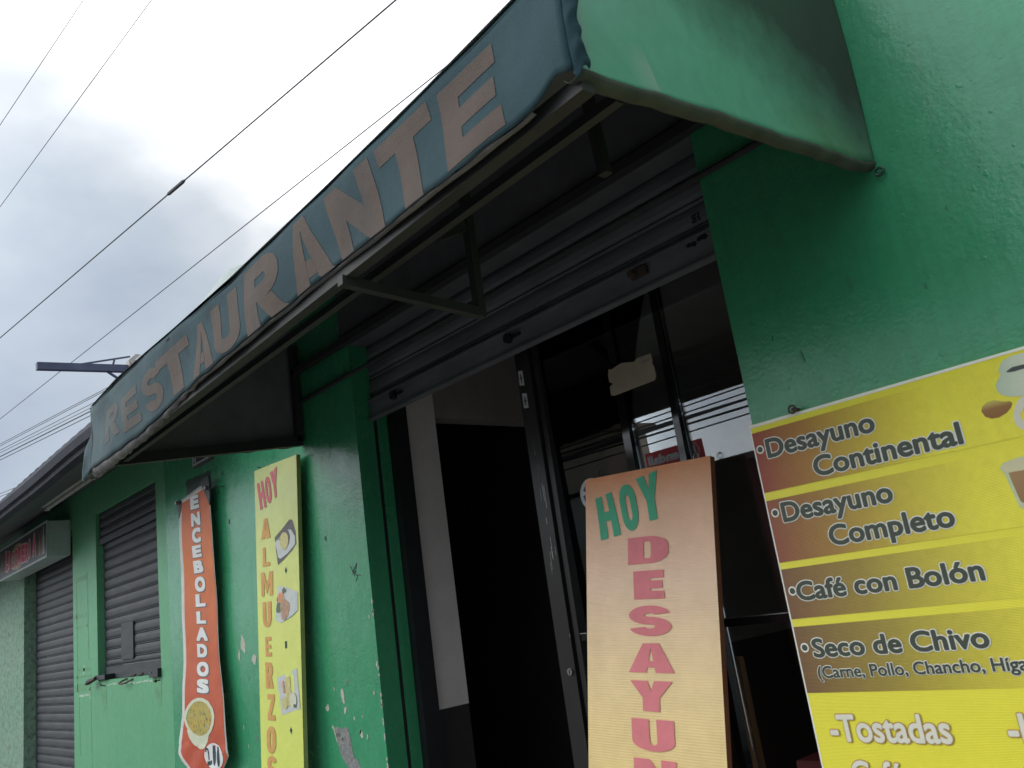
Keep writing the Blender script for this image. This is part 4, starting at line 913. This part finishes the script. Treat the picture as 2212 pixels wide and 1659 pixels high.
fl2([(-7.84, 1.44), (-7.66, 1.44), (-7.665, 1.32), (-7.69, 1.22), (-7.725, 1.21), (-7.78, 1.28), (-7.83, 1.38)], 3); fl2([(-6.58, 1.43), (-6.40, 1.43), (-6.415, 1.24), (-6.47, 1.23), (-6.54, 1.32)], 3)
sl_(mb).build('wall', [M['green_light'], M['stucco'], M['white_build'], M['green_patch'], M['green_pale']], sp)
# window shutter
mb = MB(); slats(mb, WX0 + .004, WX1 - .004, .062, 1.545, 2.60, .0812, .007, start=2.567); 
ws = sl_(mb).build('window_shutter', M['shutter_shop'], sp)
mb = MB(); slats(mb, WX0 + .002, WX1 - .002, .034, 2.60, WZ1, .072, .008); mb.box(WX0 + .002, WX1 - .002, .022, .085, 2.548, 2.598); sl_(mb).build('shutter_box', M['shutter_shop'], ws)
mb = MB(); mb.box(WX0 + .004, WX1 - .004, .050, .066, 1.447, 1.544); sl_(mb).build('bottom_bar', M['shutter_shop'], ws)
mb = MB(); mb.slab([(-7.405, .044, 1.862), (-7.115, .044, 1.857), (-7.125, .044, 1.60), (-7.14, .044, 1.578), (-7.415, .044, 1.582)], (0, .014, 0)); sl_(mb).build('cover_plate', M['shutter_shop'], ws, bevel=.003)
mb = MB(); mb.box(WX0 + .01, -7.60, -.03, .048, 1.452, 1.488); mb.tube([(-7.83, -.035, 1.465), (-7.93, -.06, 1.445), (-8.0, -.06, 1.432)], [.016, .022, .012], 10, 1); sl_(mb).build('padlock', [M['black_metal'], M['rust']], ws, bevel=.002)
mb = MB(); mb.box(-6.585, -6.402, -.025, .048, 1.428, 1.486); mb.tube([(-6.54, -.026, 1.462), (-6.54, -.03, 1.462)], .009, 10, 1); sl_(mb).build('lock_box', [M['black_metal'], M['steel']], ws, bevel=.002)
mb = MB(); mb.tube([(-7.10, .05, 1.458), (-7.17, -.03, 1.425), (-7.20, -.045, 1.410), (-7.12, -.045, 1.405), (-7.06, -.03, 1.412), (-6.93, .05, 1.462)], .007, 8); sl_(mb).build('pull_handle', M['rust'], ws)
# door shutter
mb = MB(); slats(mb, DX0 + .004, DX1 - .004, .108, .02, DZ1, .0775, .005); sl_(mb).build('door_shutter', M['shutter_shop'], sp)
# roof with eave
def roofz(y): return 2.925 + (y + .76) * .26
mb = MB()
def rf(u, v_):
    x = -16 + u * (16 - 4.9); y = -.76 + v_ * 5.8; return (x, y, roofz(y) + .002 * math.sin(x * 2 * math.pi / .177) + .012 * math.sin(x * .9))
mb.grid(rf, 480, 4); roof = sl_(mb).build('roof', M['roof'], sp, smooth=True, solid=.008)
mb = MB()
def eave(u, v_):
    x = -16 + u * (16 - 4.91); s_ = .012 * math.sin(x * .9); prof = ((-.77, 2.905), (-.785, 2.87), (-.775, 2.825), (-.75, 2.815), (-.745, 2.79), (-.70, 2.778)); i = min(int(v_ * 5 + 1e-6), 5); y, z = prof[i]; return (x, y, z + s_ + .004 * math.sin(x * 3.1))
mb.grid(eave, 90, 5); sl_(mb).build('gutter', M['roof_edge'], sp, solid=.004)
mb = MB(); mb.grid(lambda u, v_: (-16 + u * (16 - 4.91), -.715 + v_ * .715, 2.795 + .32 * v_ + .012 * math.sin((-16 + u * 11.09) * .9) * (1 - v_)), 40, 6); sl_(mb).build('soffit', M['soffit'], sp, solid=.006)
mb = MB(); mb.slab([(-4.905, -.76, 2.91), (-4.905, -.72, 2.79), (-4.905, .0, 3.05), (-4.905, .0, 3.09)], (-.01, 0, 0)); sl_(mb).build('eave_end', M['soffit'], sp)

# sign box
sg = thing('sign_lightbox', 'dark lightbox sign reading LICORERIA in red, fixed under the shop eave', 'sign', (-9.63, 0, 2.575))
mb = MB(); mb.box(-1.0, .99, -.197, -.003, 0, .325, 0); mb.build('housing', M['box_side'], sg, bevel=.006)
mb = MB(); mb.box(-.985, .975, -.2015, -.1975, .012, .313); sf_ = mb.build('face', M['sign_dark'], sg)
mb = MB()
for a in ((-1.002, .992, -.005, .012), (-1.002, .992, .313, .330), (-1.002, -.985, .012, .313), (.975, .992, .012, .313)): mb.box(a[0], a[1], -.206, -.1972, a[2], a[3])
mb.build('border', M['box_side'], sg)
mb = MB(); fs1 = lambda x, z: (x, -.2022, z); mb.poly([fs1(*p) for p in ell(-.16, .155, .30, .13)], 0); mb.build('gold_disc', M['sign_gold'], sf_)
mb = MB(); mb.poly([fs1(*p) for p in rectq(-.94, -.74, .05, .27)], 2); mb.poly([(x, -.2028, z) for x, z in rectq(-.87, -.85, .14, .20)], 3); mb.build('glass_picture', [M['sign_gold'], M['sign_bottle'], M['sign_plum'], M['box_side']], sf_)
mb = MB()
for k, x in enumerate((.72, .80, .87)):
    h = (.20, .23, .26)[k]; mb.poly([(x + a, -.2024, .04 + b * h) for a, b in ((-.03, 0), (.03, 0), (.03, .6), (.012, .75), (.012, 1), (-.012, 1), (-.012, .75), (-.03, .6))], (1, 1, 3)[k])
mb.poly([(x, -.2026, z) for x, z in rectq(.845, .895, .07, .13)], 3)
mb.build('bottle_picture', [M['sign_gold'], M['sign_bottle'], M['sign_plum'], M['box_side']], sf_)
mb = MB()
for k, c_ in enumerate('LICORERIA'):
    x0 = -.70 + k * .1465 + (.02 if k > 2 else 0) - (.035 if k > 1 else 0); wd = .055 if c_ == 'I' else .135; dz = .012 * math.sin(k * 1.9); hh = .17 if k not in (0, 8) else .20
    q = ((x0, .068 + dz), (x0 + wd, .066 + dz), (x0 + wd, .068 + dz + hh), (x0, .070 + dz + hh))
    put(mb, c_, q, .07, .06, None, lambda x, z: (x, -.2032, z), 1); put(mb, c_, q, .07, 0, None, lambda x, z: (x, -.2042, z), 0)
mb.build('lettering', [M['sign_red'], M['sign_pink']], sf_)

# fluorescent fitting under the eave
lt = thing('fluorescent_fitting', 'unlit white fluorescent batten fixed under the shop eave', 'lamp', (-7.53, -.30, 2.925))
mb = MB(); mb.box(-.70, .70, -.05, .05, .024, .056); mb.build('casing', M['lamp_white'], lt, bevel=.004)
mb = MB(); mb.tube([(-.66, 0, .010), (.66, 0, .010)], .017, 12); mb.build('tube', M['lamp_white'], lt)
for x in (-.675, .675): mb = MB(); mb.box(x - .018, x + .018, -.02, .02, -.006, .035); mb.build('tube_holder', M['lamp_white'], lt)

# steel bracket on the roof
bk = thing('roof_bracket', 'steel bracket arm on a rusty white post above the shop roof', 'bracket', (-6.78, 0, 3.06))
mb = MB(); mb.box(-.045, .045, -.05, .04, 0, .80); mb.slab([(-.045, -.05, .80), (.045, -.05, .80), (.045, .0, .85), (-.045, .0, .85)], (0, .04, 0)); mb.build('post', M['rust_post'], bk)
mb = MB(); mb.bar((0, -.70, .705), (0, -.051, .735), .05, .055); mb.build('arm', M['blue_steel'], bk)
mb = MB(); mb.bar((0, -.40, .745), (0, -.03, .84), .012, .012); mb.bar((0, -.16, .76), (0, -.15, .80), .014, .014); mb.build('stay', M['blue_steel'], bk)
mb = MB(); mb.bar((0, -.20, .70), (0, -.05, .60), .016, .016); mb.build('brace', M['blue_steel'], bk)

# ------------------------------------------------------------------ overhead wires
def wire(name, a, b, r, label, group=None, sag=.0, ext=(0.3, 0.6)):
    a = Vector(a); b = Vector(b); d = b - a; a2 = a - d * ext[0]; b2 = b + d * ext[1]
    pts = [a2.lerp(b2, k / 24) - Vector((0, 0, sag * math.sin(math.pi * k / 24))) for k in range(25)]
    mb = MB(); mb.tube(pts, r * .62, 6); o = mb.build(name, M['wire']); return tag(o, label, 'wire', group)
wire('overhead_wire', (-6.599, -.387, 7.0), (-8.843, -.579, 7.0), .005, 'thin wire crossing the upper left corner of the sky, leftmost of all', 'thin wires high over the street')
wire('overhead_wire', (-6.532, .066, 7.0), (-10.644, -.238, 7.0), .006, 'thin wire second from the left in the upper sky', 'thin wires high over the street')
cb = wire('overhead_cable', (-4.281, 1.136, 6.0), (-12.499, .124, 6.0), .011, 'thick black cable with a splice crossing the middle of the sky')
def on_wire(t_): return Vector((-4.281, 1.136, 6.0)).lerp(Vector((-12.499, .124, 6.0)), t_)
mb = MB(); mb.tube([on_wire(.385), on_wire(.39), on_wire(.425), on_wire(.43)], [.007, .018, .018, .007], 8); mb.build('splice', M['wire'], cb)
wire('overhead_wire', (-4.526, 1.956, 6.0), (-16.755, .931, 6.0), .0085, 'lone thin wire running just above the awning edge', 'thin wires high over the street', ext=(.05, .6))
EW = (((-13.825, 2.195), (-18.673, 1.294), .009), ((-14.04, 2.202), (-18.833, 1.325), .009), ((-15.235, 2.155), (-19.195, 1.393), .009), ((-15.844, 2.149), (-19.432, 1.438), .009), ((-16.099, 2.199), (-19.78, 1.504), .017), ((-16.357, 2.288), (-20.104, 1.566), .012))
NM = ('topmost wire of the bundle meeting the left end of the awning', 'second wire from the top of the bundle at the left end of the awning', 'third wire from the top of the bundle at the left end of the awning', 'fourth wire from the top, just above the thickest one of the bundle', 'thickest wire of the bundle at the left end of the awning', 'lowest wire of the bundle at the left end of the awning')
for (a, b, r), nm in zip(EW, NM): wire('overhead_wire', (a[0], a[1], 6), (b[0], b[1], 6), r, nm, 'bundle of wires behind the awning end', ext=(.9, 1.2))
wire('overhead_wire', (-22.77, 2.565, 6), (-23.944, 2.293, 6), .011, 'upper of two far wires low over the shop roof', 'far wires over the shop roof', ext=(6, 4))
wire('overhead_wire', (-23.362, 2.587, 6), (-24.331, 2.367, 6), .011, 'lower of two far wires low over the shop roof', 'far wires over the shop roof', ext=(6, 4))

# ------------------------------------------------------------------ far side of the street, seen in the glass
ob = thing('beige_house', 'beige two storey house across the street, mirrored in the shop glass', 'house', (-16.3, -12, 0))
mb = MB(); mb.box(-7, 3.3, -1.6, 0, 0, 4.50); mb.build('wall', M['cream_build'], ob)
mb = MB(); mb.box(-7.3, 3.5, -1.8, .35, 4.501, 4.65); mb.build('roof', M['roof_brown'], ob)
for x in (-5, -2.2, .6): 
    mb = MB(); mb.box(x - .6, x + .6, .002, .03, 3.4, 4.3); wf = mb.build('window', M['white_build'], ob)
    mb = MB(); mb.box(x - .54, x + .54, .031, .036, 3.46, 4.24); mb.build('pane', M['window_dark'], wf)
mb = MB(); mb.box(-7, 3.3, .002, .05, 3.2, 3.3); mb.build('ledge', M['window_dark'], ob)
mb = MB(); mb.box(-6.8, 3.2, .002, .02, 2.0, 3.15); mb.build('lower_wall', M['white_build'], ob)
os_ = thing('red_shop', 'low dark red shop across the street, mirrored in the shop glass', 'shop', (-8.5, -12, 0))
mb = MB(); mb.box(-3.1, 2.2, -3, 0, 0, 3.05); mb.build('wall', M['maroon'], os_)
mb = MB(); mb.box(-3.1, 2.3, -3.1, .25, 3.051, 3.18); mb.build('roof', M['roof_brown'], os_)
for x in (-2, .2): mb = MB(); mb.box(x - .8, x + .8, .002, .03, 0, 2.4); mb.build('doorway', M['window_dark'], os_)
rsn = thing('red_shop_sign', 'red signboard with white lettering above the shop across the street', 'sign', (-10.95, -11.9, 3.30))
mb = MB(); mb.box(-.78, .70, .0, .08, -.25, .40); mb.build('panel', M['red_sign'], rsn)
mb = MB(); put(mb, 'Kendall', rectq(.33, -.72, .12, .33), .04, 0, True, lambda x, z: (x, .083, z)); mb.build('lettering', M['white_print'], rsn)
mb = MB(); mb.tube([(.50 + .14 * math.cos(k * math.pi / 12), .085, (.20 + .15 * math.sin(k * math.pi / 12))) for k in range(25)], .012, 6); mb.box(.47, .55, .081, .09, .10, .30); mb.build('emblem', M['white_print'], rsn)
oh = thing('tiled_house', 'house with brown tiled roof across the street, mirrored beside the red sign', 'house', (-4.2, -15, 0))
mb = MB(); mb.box(-5, 5, -6, 0, 0, 3.44); mb.build('wall', M['cream_build'], oh)
mb = MB(); mb.add([(-5.3, .5, 3.45), (5.3, .5, 3.45), (5.3, -3, 4.85), (-5.3, -3, 4.85), (-5.3, -6.5, 3.45), (5.3, -6.5, 3.45)], [(0, 1, 2, 3), (3, 2, 5, 4), (0, 3, 4), (1, 5, 2), (0, 4, 5, 1)]); mb.build('roof', M['roof_brown'], oh)
for x in (-2, 1.2): mb = MB(); mb.box(x - .6, x + .6, .002, .03, 1.1, 2.4); mb.build('window', M['window_dark'], oh)
og = thing('long_grey_building', 'long pale grey building further along the far side of the street', 'building', (14, -12.5, 0))
mb = MB(); mb.box(-12, 14, -8, 0, 0, 4.2); mb.build('wall', M['white_build'], og)
mb = MB(); mb.box(-12.2, 14.2, -8.2, .3, 4.201, 4.35); mb.build('roof', M['roof_brown'], og)
for x in range(-10, 13, 4): mb = MB(); mb.box(x - .7, x + .7, .002, .03, 1.0, 2.6); mb.build('window', M['window_dark'], og)
def tree(loc, h, r, label):
    t_ = thing('street_tree', label, 'tree', loc, 'trees across the street')
    mb = MB(); mb.tube([(0, 0, 0), (.05, .02, h * .3), (-.05, 0, h * .6), (.05, .05, h * .85)], [.13, .11, .08, .03], 8)
    for k in range(7):
        a = k * 2.4; mb.tube([(0, 0, h * (.35 + .05 * k)), (math.cos(a) * r * .45, math.sin(a) * r * .45, h * (.5 + .05 * k)), (math.cos(a) * r * .8, math.sin(a) * r * .8, h * (.6 + .05 * k))], [.05, .03, .012], 6)
    mb.build('trunk', M['trunk'], t_)
    mb = MB(); cl_ = [(Vector((random.uniform(-1, 1), random.uniform(-1, 1), random.uniform(-.8, 1)))) for _ in range(24)]
    for k in range(3600):
        c_ = random.choice(cl_); p = Vector((c_.x * r * .75, c_.y * r * .75, h * .72 + c_.z * h * .26)) + Vector((random.gauss(0, .16), random.gauss(0, .16), random.gauss(0, .14))) * r
        n_ = Vector((random.uniform(-1, 1), random.uniform(-1, 1), random.uniform(-.3, 1))).normalized(); a = n_.orthogonal().normalized(); b = n_.cross(a); s_ = random.uniform(.05, .11)
        mb.add([p - a * s_, p - b * s_ * .5, p + a * s_, p + b * s_ * .5], [(0, 1, 2, 3)])
    mb.build('crown', M['leaf'], t_)
tree((-15.6, -9.9, 0), 4.3, 1.3, 'dark leafy tree in front of the beige house, mirrored in the glass'); tree((-5.6, -11.3, 0), 3.7, 1.1, 'smaller bushy tree beside the tiled house across the street')
MZ = [(3.68, .008), (3.72, -.012), (4.36, .004), (3.98, .022), (3.74, -.010), (3.82, -.02), (3.89, .0), (3.97, .015), (4.05, .01), (4.13, -.01), (4.20, .02), (4.25, -.015), (4.32, .0), (4.40, .01)]
for k, (z, sl) in enumerate(MZ):
    y = -9.4 - .06 * (k % 3); wire('street_wire', (-24, y, z - 24 * sl * .6), (10, y, z + 10 * sl * .6), (.022 + .008 * (k % 2)), 'black wire along the far kerb, mirrored as a dark line in the glass', 'wires along the far kerb', sag=.12, ext=(.5, .5))
